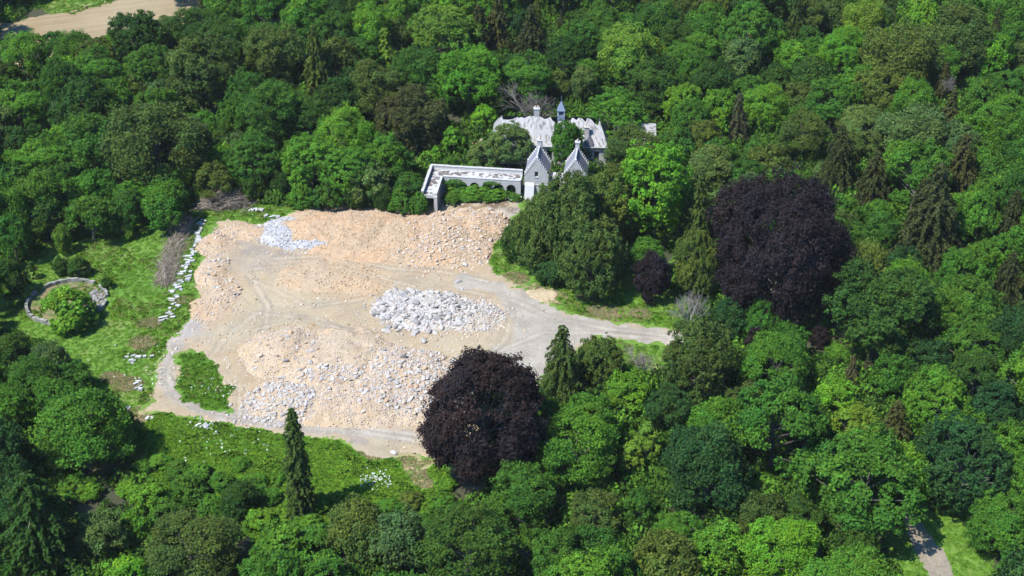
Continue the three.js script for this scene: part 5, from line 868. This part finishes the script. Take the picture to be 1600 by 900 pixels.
{ // circular walled bed
  const G = new THREE.Group(); G.position.set(RING[0], 0, RING[1]); put(G, 'walled_round_bed', 'broken ring of low grey stone wall round a bush on the lawn', 'garden wall'); srand(71);
  const R = RING[2]; const g = new THREE.CircleGeometry(R - 0.3, 48).rotateX(-Math.PI / 2).translate(0, 0.06, 0); { const p = g.attributes.position, c = []; for (let i = 0; i < p.count; i++) c.push(1, 1, 1); }
  const tex = colorTex(256, 256, (u, v) => { const n = fbm(u * 14, v * 14, 4); return mul3(mix3([0.2, 0.15, 0.075], [0.11, 0.14, 0.035], sstep(0.4, 0.6, n)), 0.75 + 0.45 * vn(u * 70, v * 70)); });
  part('planting_soil', g, new THREE.MeshStandardMaterial({ map: tex, roughness: 1 }), G);
  const N = 64; const geos = [0, 1, 2].map((i) => { const q = new THREE.BoxGeometry(0.74, 0.75 + i * 0.08, 0.62, 2, 1, 1); const p = q.attributes.position; for (let k = 0; k < p.count; k++) p.setXYZ(k, p.getX(k) * (1 - 0.08 * hash(k, i, 1)), p.getY(k) + (hash(k % 7, i, 4) - 0.5) * 0.08, p.getZ(k) * (1 - 0.1 * hash(k, i, 2))); q.computeVertexNormals(); q.translate(0, 0.38, 0); return q; });
  const ms = [mat(0.22, 0.215, 0.18), mat(0.28, 0.265, 0.23), mat(0.17, 0.175, 0.14)];
  for (let k = 0; k < N; k++) { const a = k / N * 6.2832, deg = k / N * 360; if ((deg > 25 && deg < 100) || (deg > 205 && deg < 222) || (deg > 300 && deg < 312) || (deg > 345 && rnd() < 0.6)) continue; const m = part('stone', pick(geos), pick(ms), G); m.position.set(Math.cos(a) * R, -0.05, Math.sin(a) * R); m.rotation.set(rr(-0.05, 0.05), -a + Math.PI / 2 + rr(-0.06, 0.06), rr(-0.04, 0.04)); m.scale.y = rr(0.75, 1.15); }
  rubble('rubble', G, 260, () => { const a = rr(-0.7, 0.7), d = rr(4.2, R - 0.4); return [Math.cos(a) * d, 0.1, Math.sin(a) * d]; }, PAL.pale.map((c) => mul3(c, 0.6)), [0.2, 0.8]);
}

// ---------- dead branch piles ----------
{
  const stick = (s) => { srand(s); const c = new THREE.CatmullRomCurve3([V(0, 0, 0), V(rr(0.25, 0.35), rr(0, 0.12), rr(-0.1, 0.1)), V(0.7, rr(0, 0.2), rr(-0.15, 0.15)), V(1, rr(-0.05, 0.2), rr(-0.2, 0.2))]); const g = new THREE.TubeGeometry(c, 7, 0.017, 5); const p = g.attributes.position; for (let i = 0; i < p.count; i++) { const t = p.getX(i), q = c.getPoint(clamp(t, 0, 1)), k = 1.15 - 0.85 * clamp(t, 0, 1); p.setXYZ(i, q.x + (p.getX(i) - q.x) * k, q.y + (p.getY(i) - q.y) * k, q.z + (p.getZ(i) - q.z) * k); } g.computeVertexNormals(); return g; };
  const sticks = [1, 2, 3, 4].map((s) => stick(300 + s)), ms = [mat(0.22, 0.17, 0.12), mat(0.3, 0.24, 0.17), mat(0.42, 0.36, 0.28), mat(0.17, 0.13, 0.095)];
  PILES.forEach((P, pi) => {
    srand(320 + pi); const c = P.line[Math.floor(P.line.length / 2)], G = new THREE.Group(); G.position.set(c[0], 0, c[1]); put(G, 'branch_pile', P.label, 'branch pile', 'heaps of cut dead branches');
    const at = () => { const k = Math.floor(rnd() * (P.line.length - 1)), t = rnd(), a = P.line[k], b = P.line[k + 1], w = P.w * rr(-1, 1); return [a[0] + (b[0] - a[0]) * t + w - c[0], a[1] + (b[1] - a[1]) * t + rr(-1, 1) * P.w * 0.6 - c[1], Math.max(0.1, P.h * (1 - Math.abs(w / P.w)))]; };
    for (let k = 0; k < P.n; k++) { const [x, z, h] = at(), m = part('branch', pick(sticks), pick(ms), G), l = rr(2, 5.5); m.position.set(x, rr(0.1, 1) * h, z); m.rotation.set(rr(-0.3, 0.3), P.turn + rr(-1.1, 1.1), rr(-0.25, 0.3)); m.scale.set(l, l * 0.9, l); m.position.x -= Math.cos(m.rotation.y) * l * 0.4; m.position.z += Math.sin(m.rotation.y) * l * 0.4; }
    const im = shade(new THREE.InstancedMesh(sticks[1], white, P.n * 14)), MM = new THREE.Matrix4(), Q = new THREE.Quaternion(), C = new THREE.Color(); im.name = 'twigs'; im.userData.kind = 'stuff';
    for (let k = 0; k < P.n * 14; k++) { const [x, z, h] = at(), l = rr(0.8, 2.6); Q.setFromEuler(new THREE.Euler(rr(-0.6, 0.6), P.turn + rr(-1.4, 1.4), rr(-0.35, 0.6))); MM.compose(V(x, rr(0, 0.95) * h, z), Q, V(l, l, l * rr(0.7, 1))); im.setMatrixAt(k, MM); const b = rr(0.13, 0.3); im.setColorAt(k, C.setRGB(b, b * 0.8, b * 0.58)); }
    G.add(im);
  });
}

// ---------- foliage ----------
class Leaves {
  constructor() { this.p = []; this.n = []; this.c = []; this.i = []; }
  card(p, n, t, w, l, col) {                                           // one folded leaf spray: n its face, t its long axis
    const b = V().crossVectors(n, t).normalize(), k = this.p.length / 3, f = w * 0.22;
    for (const [u, v, y] of [[-0.5, 0, 0], [0.05, 0.5, f], [0.55, 0, -f * 0.6], [-0.05, -0.5, f]]) { this.p.push(p.x + t.x * u * l + b.x * v * w + n.x * y, p.y + t.y * u * l + b.y * v * w + n.y * y, p.z + t.z * u * l + b.z * v * w + n.z * y); this.n.push(n.x, n.y, n.z); this.c.push(col[0], col[1], col[2]); }
    this.i.push(k, k + 2, k + 1, k, k + 3, k + 2);
  }
  build() { const g = new THREE.BufferGeometry(); g.setAttribute('position', new THREE.Float32BufferAttribute(this.p, 3)); g.setAttribute('normal', new THREE.Float32BufferAttribute(this.n, 3)); g.setAttribute('color', new THREE.Float32BufferAttribute(this.c, 3)); g.setIndex(this.i); return g; }
}
const perp = (n, hang) => { const r = randDir(); if (hang) r.multiplyScalar(1 - hang).add(V(0, -hang, 0)); r.addScaledVector(n, -r.dot(n)); return r.lengthSq() < 1e-4 ? V(1, 0, 0).cross(n).normalize() : r.normalize(); };
const leafTint = (lobe, hue = 0) => { const b = lobe * rr(0.75, 1.25), h = hue + rr(-0.13, 0.13); return [b * (1 + h), b, b * (1 - h * 0.8)]; };
const fit = (crown, T) => { crown.computeBoundingBox(); const b = crown.boundingBox; return { crown, trunk: mergeGeometries(T), D: (b.max.x - b.min.x + b.max.z - b.min.z) / 2 * 0.96, H: b.max.y * 0.98 }; };
function tube(out, a, b, r0, r1, sides = 6) { const d = b.clone().sub(a), g = new THREE.CylinderGeometry(r1, r0, d.length(), sides, 1, true); g.translate(0, d.length() / 2, 0); g.applyQuaternion(new THREE.Quaternion().setFromUnitVectors(V(0, 1, 0), d.normalize())); g.translate(a.x, a.y, a.z); out.push(g); }
// crown of leafy sprays on twig clumps on boughs. D, H: spread and height; low: height of its underside as a share of H
function broadleaf(s, D, H, o) {
  srand(s); const L = new Leaves(), R = D / 2, lo = H * o.low, b = (H - lo) / 2, c = lo + b, boughs = [], subs = [], sq = o.squash ?? 0.9;
  const lean = V(rr(-0.12, 0.12) * R, 0, rr(-0.12, 0.12) * R);
  for (let i = 0; i < o.boughs; i++) {
    const y = clamp(0.98 - (o.span ?? 1.5) * (i / o.boughs) + rr(-0.12, 0.12), -0.9, 1), a = i * 2.39996 + rr(-0.5, 0.5), q = o.full && y < 0.55 ? Math.pow(Math.max(0, 1 - Math.pow(Math.abs(y - 0.1), 3.2)), 0.4) : Math.sqrt(Math.max(0, 1 - y * y)), r = R * o.br * rr(0.72, 1.25), k = Math.min(1.04 - r / R * 0.8, rr(0.5, 0.78));
    boughs.push({ p: V(Math.cos(a) * q * R * k + lean.x * y, c + y * b * Math.min(k * 1.12, 1 - r * 0.75 * sq / b), Math.sin(a) * q * R * k + lean.z * y), r, out: V(Math.cos(a) * q, y * 0.9 + 0.25, Math.sin(a) * q).normalize(), tint: rr(0.82, 1.18), hue: rr(-0.12, 0.12) });
  }
  boughs.push({ p: V(0, c + b * 0.1, 0), r: R * (o.full ? 0.76 : 0.62), out: V(0, 1, 0), tint: 1, hue: 0, core: true });
  for (const B of boughs) for (let i = 0; i < o.subs; i++) {
    const d = randDir(); if (d.dot(B.out) < -0.25) d.negate(); const k = B.r * (rnd() < (o.ragged ?? 0.16) ? rr(1.05, 1.36) : rr(0.6, 1.06)), p = V(B.p.x + d.x * k, B.p.y + d.y * k * sq, B.p.z + d.z * k); if (p.y < lo + (o.low > 0.05 ? 0.2 : 0.3)) continue;
    let hid = false; for (const m of boughs) if (m !== B && p.distanceToSquared(m.p) < m.r * m.r * 0.55) { hid = true; break; } if (hid) continue;
    const r = R * o.sr * rr(0.6, 1.35); subs.push({ p, r, d: d.add(B.out).normalize(), tint: B.tint * rr(0.86, 1.14), hue: B.hue + rr(-0.05, 0.05), w: r * r });
  }
  const W = subs.reduce((t, l) => t + l.w, 0);
  for (const l of subs) {
    let n = Math.round(o.cards * l.w / W);
    while (n-- > 0) {
      const d = randDir(); if (d.dot(l.d) < -0.2) d.negate();
      const k = l.r * rr(0.35, 1.3), p = V(l.p.x + d.x * k, l.p.y + d.y * k * (o.drop ?? 0.8), l.p.z + d.z * k); if (p.y < 0.1) continue;
      const nn = d.multiplyScalar(0.6).addScaledVector(l.d, 0.35).addScaledVector(randDir(), o.rough ?? 0.7).add(V(0, 0.3, 0)).normalize(), t = perp(nn, o.hang ?? 0), z = o.leaf * rr(0.6, 1.35);
      L.card(p, nn, t, z * (o.thin ?? 0.9), z * 1.25, leafTint(l.tint, l.hue));
    }
  }
  const T = [], tr = Math.max(0.08, D * 0.028), top = V(rr(-0.3, 0.3), c - b * 0.15, rr(-0.3, 0.3)); tube(T, V(0, -0.2, 0), top, tr, tr * 0.5, 8);
  for (const l of boughs) if (!l.core) tube(T, V(top.x, Math.min(top.y, Math.max(c * 0.35, l.p.y - R * 0.5)), top.z), l.p.clone().addScaledVector(l.out, l.r * 0.5), tr * 0.38, tr * 0.1, 5);
  return fit(L.build(), T);
}
function conifer(s, D, H, o) {
  srand(s); const L = new Leaves(), R = D / 2, T = [], tr = Math.max(0.07, D * 0.03); tube(T, V(0, -0.2, 0), V(0, H * 0.98, 0), tr, 0.02, 7);
  for (let y = H * o.low; y < H * 0.985; y += H * o.step * rr(0.75, 1.25)) {
    const f = y / H, len = R * Math.pow(1 - f, o.pow) * (0.6 + 0.75 * vn(f * 12, s)) + R * 0.05, n = Math.max(4, Math.round(o.arms * (0.5 + 0.5 * (1 - f)))), a0 = rr(0, 6.28);
    for (let k = 0; k < n; k++) {
      const a = a0 + k / n * 6.283 + rr(-0.25, 0.25), ll = len * rr(0.72, 1.15), tint = rr(0.82, 1.16), m = Math.max(4, Math.round(o.cards * ll / R)), dr = o.droop * rr(0.7, 1.3);
      if (ll > 1.2 && rnd() < 0.35) tube(T, V(0, y, 0), V(Math.cos(a) * ll * 0.8, y - ll * 0.8 * dr, Math.sin(a) * ll * 0.8), tr * 0.25, 0.02, 4);
      for (let q = 0; q < m; q++) {
        const t = Math.pow(rnd(), 0.75), side = rr(-1, 1) * ll * 0.24 * (1.1 - t), x = t * ll, yy = y - dr * ll * t * t + 0.12 * ll * Math.max(0, t - 0.8) - Math.abs(side) * 0.3 - rnd() * o.shag * ll * 0.2;
        const p = V(Math.cos(a) * x - Math.sin(a) * side, yy, Math.sin(a) * x + Math.cos(a) * side); if (p.y < 0.1) continue;
        const nn = V(Math.cos(a) * 0.35, 0.75, Math.sin(a) * 0.35).addScaledVector(randDir(), 0.7).normalize(), tt = perp(nn, o.hang).addScaledVector(V(Math.cos(a), -0.3, Math.sin(a)), 0.6).normalize(); const z = o.leaf * rr(0.7, 1.35);
        L.card(p, nn, tt.addScaledVector(nn, -tt.dot(nn)).normalize(), z * 0.75, z * 1.5, leafTint(tint));
      }
    }
  }
  return fit(L.build(), T);
}
function bareTree(s, D, H) {
  srand(s); const T = [], B = [];
  const grow = (a, dir, len, r, lv, out) => { const b = a.clone().addScaledVector(dir, len); tube(out, a, b, r, r * 0.65, lv > 1 ? 7 : 4); if (lv > 0) for (let k = 0; k < (lv > 2 ? 5 : 4); k++) { const d = dir.clone().addScaledVector(randDir(), 0.75).add(V(0, 0.12, 0)).normalize(); grow(a.clone().lerp(b, rr(0.45, 1)), d, len * rr(0.55, 0.8), r * 0.55, lv - 1, B); } };
  grow(V(0, -0.2, 0), V(rr(-0.1, 0.1), 1, rr(-0.1, 0.1)).normalize(), H * 0.42, D * 0.025, 4, T);
  const g = mergeGeometries(B); g.computeBoundingBox(); const bb = g.boundingBox; return { crown: g, trunk: mergeGeometries(T), D: Math.max(bb.max.x - bb.min.x, bb.max.z - bb.min.z), H: bb.max.y, bare: true };
}
const PROTO = {
  b: [1, 2, 3, 4, 5, 6, 7, 8, 9, 10].map((s) => broadleaf(100 + s, 14, 13 + (s % 4) * 1.5, { low: 0.06, boughs: 13 + (s * 7) % 13, br: 0.28 + (s % 4) * 0.045, subs: 42, sr: 0.09 + (s % 3) * 0.022, cards: 24000, leaf: 0.32 + (s % 2) * 0.05, thin: 0.75, rough: 0.9, squash: 0.7 + (s % 5) * 0.13 })),
  B: [1, 2, 3, 4].map((s) => broadleaf(120 + s, 9, 9.5, { low: 0.05, boughs: 12 + s, br: 0.38, subs: 26, sr: 0.14, cards: 11000, leaf: 0.31, rough: 0.9 })),
  o: [1, 2, 3].map((s) => broadleaf(140 + s, 15, 15.5, { low: 0.14, boughs: 17, br: 0.27, subs: 26, sr: 0.1, cards: 17000, leaf: 0.35, rough: 0.85 })),
  p: [broadleaf(151, 25, 28, { low: 0.03, boughs: 36, br: 0.28, subs: 60, sr: 0.075, cards: 92000, leaf: 0.34, hang: 0.6, squash: 1.15, drop: 1.5, span: 1.8, full: 1, ragged: 0.18 }), broadleaf(152, 20, 25, { low: 0.03, boughs: 34, br: 0.28, subs: 60, sr: 0.08, cards: 82000, leaf: 0.31, hang: 0.35, squash: 1.0, drop: 1.1, span: 1.8, full: 1, ragged: 0.2 }), broadleaf(153, 7.6, 11, { low: 0.02, boughs: 14, br: 0.38, subs: 22, sr: 0.14, cards: 10000, leaf: 0.32, hang: 0.5, squash: 1.2, drop: 1.3, span: 1.75, full: 1, ragged: 0.18 })],
  y: [1, 2, 3].map((s) => broadleaf(160 + s, 11, 12, { low: 0.02, boughs: 22 + s * 2, br: 0.3, subs: 46, sr: 0.075, cards: 24000, leaf: 0.3, thin: 0.7, hang: 0.2, squash: 1.2, drop: 1.2, span: 1.8, full: 1, ragged: 0.22 })),
  w: [broadleaf(170, 10.5, 11, { low: 0.02, boughs: 14, br: 0.34, subs: 24, sr: 0.16, cards: 13000, leaf: 0.5, thin: 0.4, hang: 0.95, squash: 1.5, drop: 2.2, span: 1.6 })],
  s: [1, 2, 3].map((s) => broadleaf(180 + s, 6, 5, { low: 0, boughs: 10, br: 0.4, subs: 20, sr: 0.16, cards: 6000, leaf: 0.3, span: 1.6 })),
  h: [1, 2].map((s) => broadleaf(190 + s, 4.2, 8.5, { low: 0.15, boughs: 10, br: 0.4, subs: 12, sr: 0.2, cards: 3200, leaf: 0.3, span: 1.7 })),
  c: [1, 2, 3, 4].map((s) => conifer(200 + s, 7, 14, { low: 0.06, step: 0.038, pow: 0.62, arms: 11, cards: 72, droop: 0.5, shag: 1.0, leaf: 0.36, hang: 0.3 })),
  d: [1, 2, 3].map((s) => conifer(210 + s, 16, 21, { low: 0.05, step: 0.045, pow: 0.6, arms: 12, cards: 170, droop: 0.5, shag: 1.1, leaf: 0.42, hang: 0.5 })),
  z: [conifer(220, 5.4, 21, { low: 0.015, step: 0.017, pow: 0.45, arms: 9, cards: 46, droop: 0.75, shag: 1.4, leaf: 0.36, hang: 0.45 })],
  x: [1, 2].map((s) => bareTree(230 + s, 8, 9)),
};
const TONES = { d: [0.056, 0.124, 0.018], m: [0.076, 0.182, 0.021], g: [0.088, 0.22, 0.022], b: [0.128, 0.285, 0.024], v: [0.132, 0.315, 0.022], y: [0.17, 0.29, 0.03], o: [0.108, 0.162, 0.028], t: [0.084, 0.096, 0.026], p: [0.034, 0.0235, 0.0235], l: [0.165, 0.36, 0.026], k: [0.042, 0.112, 0.026], e: [0.126, 0.205, 0.05], n: [0.122, 0.122, 0.05] };
const leafMats = {}; const leafMat = (t, v) => leafMats[t + v] ??= new THREE.MeshPhysicalMaterial({ color: new THREE.Color().setRGB(TONES[t][0] * [1, 1.18, 0.86][v], TONES[t][1] * [1, 1.1, 0.9][v], TONES[t][2] * [1, 1, 0.95][v]), vertexColors: true, roughness: 0.75, side: THREE.DoubleSide, transmission: 0.45, thickness: 0, specularIntensity: 0.1 });
const bark = [mat(0.1, 0.085, 0.065), mat(0.16, 0.145, 0.12), mat(0.07, 0.055, 0.045)], deadBark = mat(0.21, 0.19, 0.16), deadBrown = mat(0.12, 0.105, 0.08);
const KIND = { b: ['broadleaf_tree', 'tree'], o: ['ash_tree', 'tree'], p: ['copper_beech', 'tree'], y: ['yew_tree', 'tree'], w: ['weeping_tree', 'tree'], s: ['shrub', 'shrub'], h: ['sapling', 'tree'], c: ['conifer_tree', 'tree'], d: ['cedar_tree', 'tree'], z: ['cypress_tree', 'tree'], x: ['bare_tree', 'tree'] };
TREES.forEach(([kt, x, z, D, H, label], i) => {
  srand(4000 + i * 7); const k = kt[0], tone = kt[1], list = PROTO[k === 'b' && D < 11 ? 'B' : k];
  if (k === 'p') D *= 1.03; const pr = k === 'p' ? list[D > 22 ? 0 : D > 15 ? 1 : 2] : pick(list), G = new THREE.Group(); G.position.set(x, 0, z); G.rotation.y = rr(0, 6.283); G.scale.set(D / pr.D * rr(0.94, 1.06), H / pr.H, D / pr.D * rr(0.94, 1.06));
  put(G, KIND[k][0], label, KIND[k][1], GROUPS[k] ?? 'trees of the surrounding wood');
  const bk = k === 'x' ? (tone === 'n' ? deadBrown : deadBark) : pick(bark);
  part(k === 's' ? 'stem' : 'trunk', pr.trunk, bk, G); part(k === 'x' ? 'branches' : k === 's' ? 'foliage' : 'crown', pr.crown, k === 'x' ? bk : leafMat(tone, i % 3), G);
});

// ---------- ivy on the ruins ----------
{
  const base = leafMat('m', 0), fresh = leafMat('g', 0);
  IVY.forEach(([x, y, z, w, h, tilt, label], i) => {                   // a leafy mat hugging a wall (tilt 0) or roof slope
    srand(5200 + i); const L = new Leaves(), n = Math.round(w * h * 60);
    for (let k = 0; k < n; k++) { const u = rr(-1, 1), v = rr(-1, 1); if (Math.hypot(u, v) > 0.55 + 0.55 * vn(u * 2.2 + i * 9, v * 2.2 + 4)) continue; const nn = V(0, 0.25, 1).addScaledVector(randDir(), 0.7).normalize(), s = rr(0.16, 0.34); L.card(V(u * w / 2, v * h / 2, 0.1 + rr(0, 0.5) * (1 - Math.hypot(u, v) * 0.7)), nn, perp(nn, 0.4), s, s * 1.3, leafTint(rr(0.85, 1.1))); }
    const m = shade(new THREE.Mesh(L.build(), i % 2 ? fresh : base)); m.position.set(x, y, z); m.rotation.set(-tilt, YAW * 0.6, 0); put(m, 'ivy', label, 'ivy', 'ivy on the ruined walls');
  });
}

// ---------- ground cover ----------
function cover(name, label, geo, material, n, place, cols) {
  const im = shade(new THREE.InstancedMesh(geo, material, n)), MM = new THREE.Matrix4(), Q = new THREE.Quaternion(), C = new THREE.Color(); let i = 0, tries = 0;
  while (i < n && tries++ < n * 12) { const p = place(); if (!p) continue; const [x, z, s, sy] = p; Q.setFromAxisAngle(V(0, 1, 0), rr(0, 6.283)); MM.compose(V(x, p[4] ?? 0, z), Q, V(s, sy ?? s, s)); im.setMatrixAt(i, MM); const c = pick(cols), b = rr(0.75, 1.25); im.setColorAt(i, C.setRGB(c[0] * b, c[1] * b, c[2] * b)); i++; }
  im.count = i; return put(im, name, label, name.split('_').pop(), null, 'stuff');
}
const coverMat = new THREE.MeshPhysicalMaterial({ vertexColors: true, roughness: 0.8, side: THREE.DoubleSide, transmission: 0.25, thickness: 0, specularIntensity: 0.1 });
const clump = (s, n, spread, h, leaf, up) => { srand(s); const L = new Leaves(); for (let i = 0; i < n; i++) { const a = rr(0, 6.283), d = Math.sqrt(rnd()) * spread, hh = h * (1 - d / spread * 0.7) * rr(0.2, 1), nn = V(Math.cos(a) * 0.5, 0.5 + (up ? -0.3 : 0.3), Math.sin(a) * 0.5).addScaledVector(randDir(), 0.6).normalize(), z = leaf * rr(0.6, 1.3); L.card(V(Math.cos(a) * d, hh, Math.sin(a) * d), nn, perp(nn, up ? -0.8 : 0), z * (up ? 0.35 : 0.8), z * 1.3, leafTint(1)); } return L.build(); };
const tuft = clump(601, 16, 0.5, 0.2, 0.26, false), weed = clump(602, 46, 0.8, 0.85, 0.36, false), under = clump(603, 190, 1.9, 2.0, 0.36, false), flower = clump(604, 12, 0.45, 0.1, 0.22, false);
const inBox = (p) => { const xs = p.map((q) => q[0]), zs = p.map((q) => q[1]); return [Math.min(...xs), Math.max(...xs), Math.min(...zs), Math.max(...zs)]; };
const siteSd = (x, z) => Math.min(polySd(SITE, x, z) , -polySd(ISLAND, x, z));
srand(701);
const lawnBoxes = LAWNS.map(inBox), lawnArea = lawnBoxes.map((b) => (b[1] - b[0]) * (b[3] - b[2])), areaSum = lawnArea.reduce((a, b) => a + b, 0);
const onLawn = () => { let k = 0, q = rnd() * areaSum; while (q > lawnArea[k]) q -= lawnArea[k++]; const b = lawnBoxes[k], x = rr(b[0], b[1]), z = rr(b[2], b[3]); return polySd(LAWNS[k], x, z) > -0.5 && siteSd(x, z) < -0.3 && polySd(TRACK2, x, z) < 0 && !BARE.some(([bx, bz, br]) => Math.hypot(x - bx, z - bz) < br * 0.75 && rnd() < 0.85) ? [x, z] : null; };
const grassCols = [[0.088, 0.195, 0.013], [0.1, 0.21, 0.016], [0.13, 0.215, 0.026], [0.078, 0.17, 0.013]];
cover('lawn_grass', 'short green lawn grass round the bare site', tuft, coverMat, 14000, () => { const p = onLawn(); return p && [p[0], p[1], rr(0.5, 1.1), rr(0.25, 0.7)]; }, grassCols);
cover('lawn_weeds', 'coarse leafy weeds growing in the lawn and along its edges', weed, coverMat, 1500, () => { const p = onLawn(); if (!p) return null; const n = fbm(p[0] * 0.12, p[1] * 0.12, 3), e = polySd(SITE, p[0], p[1]); return n + (e > -7 ? 0.16 : 0) > 0.58 ? [p[0], p[1], rr(0.5, 1.0), rr(0.3, 0.8)] : null; }, [[0.09, 0.19, 0.014], [0.12, 0.22, 0.02], [0.15, 0.2, 0.04]]);
const mb = inBox(MEADOW);
cover('meadow_weeds', 'knee-high green nettles and weeds of the rough meadow', weed, coverMat, 15000, () => { const x = rr(mb[0], mb[1]), z = rr(mb[2], mb[3]); if (polySd(MEADOW, x, z) < 0 || siteSd(x, z) > -0.6) return null; if (BARE.some(([bx, bz, br]) => Math.hypot(x - bx, z - bz) < br * 0.8)) return null; const n = fbm(x * 0.14, z * 0.14, 3); const big = sstep(0.5, 0.72, fbm(x * 0.3 + 8, z * 0.3, 2)); return [x, z, rr(0.6, 1.0) + big * 0.6, rr(0.15, 0.35) + n * 0.3 + big * 0.5]; }, [[0.092, 0.21, 0.014], [0.112, 0.245, 0.016], [0.15, 0.275, 0.024], [0.078, 0.175, 0.014]]);
cover('island_weeds', 'green weeds on the grass island inside the track bend', weed, coverMat, 330, () => { const b = inBox(ISLAND), x = rr(b[0], b[1]), z = rr(b[2], b[3]); return polySd(ISLAND, x, z) > 0.2 + (vn(x * 0.4, z * 0.4) - 0.5) * 4 + rr(-0.5, 0.7) ? [x, z, rr(0.4, 0.8), rr(0.2, 0.6)] : null; }, [[0.08, 0.18, 0.013], [0.1, 0.21, 0.018]]);
cover('undergrowth', 'dark leafy undergrowth on the woodland floor between the trees', under, coverMat, 12000, () => { const t = pick(TREES); if (t[0][0] === 's') return null; const a = rr(0, 6.283), d = t[3] * rr(0.3, 0.95), x = t[1] + Math.cos(a) * d, z = t[2] + Math.sin(a) * d; return openSd(x, z) < -0.3 && NOCOVER.every((p) => polySd(p, x, z) < -1) ? [x, z, rr(0.8, 1.7), rr(0.7, 2.6)] : null; }, [[0.055, 0.12, 0.013], [0.075, 0.165, 0.016], [0.095, 0.205, 0.018], [0.05, 0.1, 0.013]]);
cover('dry_grass', 'straw-coloured dry grass on the worn patches of the lawn', tuft, coverMat, 3800, () => { const [bx, bz, br] = pick(BARE), a = rr(0, 6.283), d = Math.sqrt(rnd()) * br * 1.15, x = bx + Math.cos(a) * d, z = bz + Math.sin(a) * d * 0.8; return siteSd(x, z) < -0.2 ? [x, z, rr(0.4, 1.0)] : null; }, [[0.3, 0.24, 0.11], [0.36, 0.29, 0.15], [0.22, 0.22, 0.08], [0.14, 0.2, 0.04], [0.25, 0.19, 0.1]]);
cover('wildflowers', 'white cow parsley heads scattered in the weeds', flower, new THREE.MeshStandardMaterial({ vertexColors: true, roughness: 0.9, side: THREE.DoubleSide }), 360, () => { const f = pick(FLOWERS), a = rr(0, 6.283), d = Math.pow(rnd(), 0.7) * f[2]; return [f[0] + Math.cos(a) * d, f[1] + Math.sin(a) * d * 0.7, rr(0.2, 0.55), 1, rr(0.4, f[3])]; }, [[0.78, 0.8, 0.7], [0.7, 0.74, 0.6]]);

renderer.render(scene, camera);
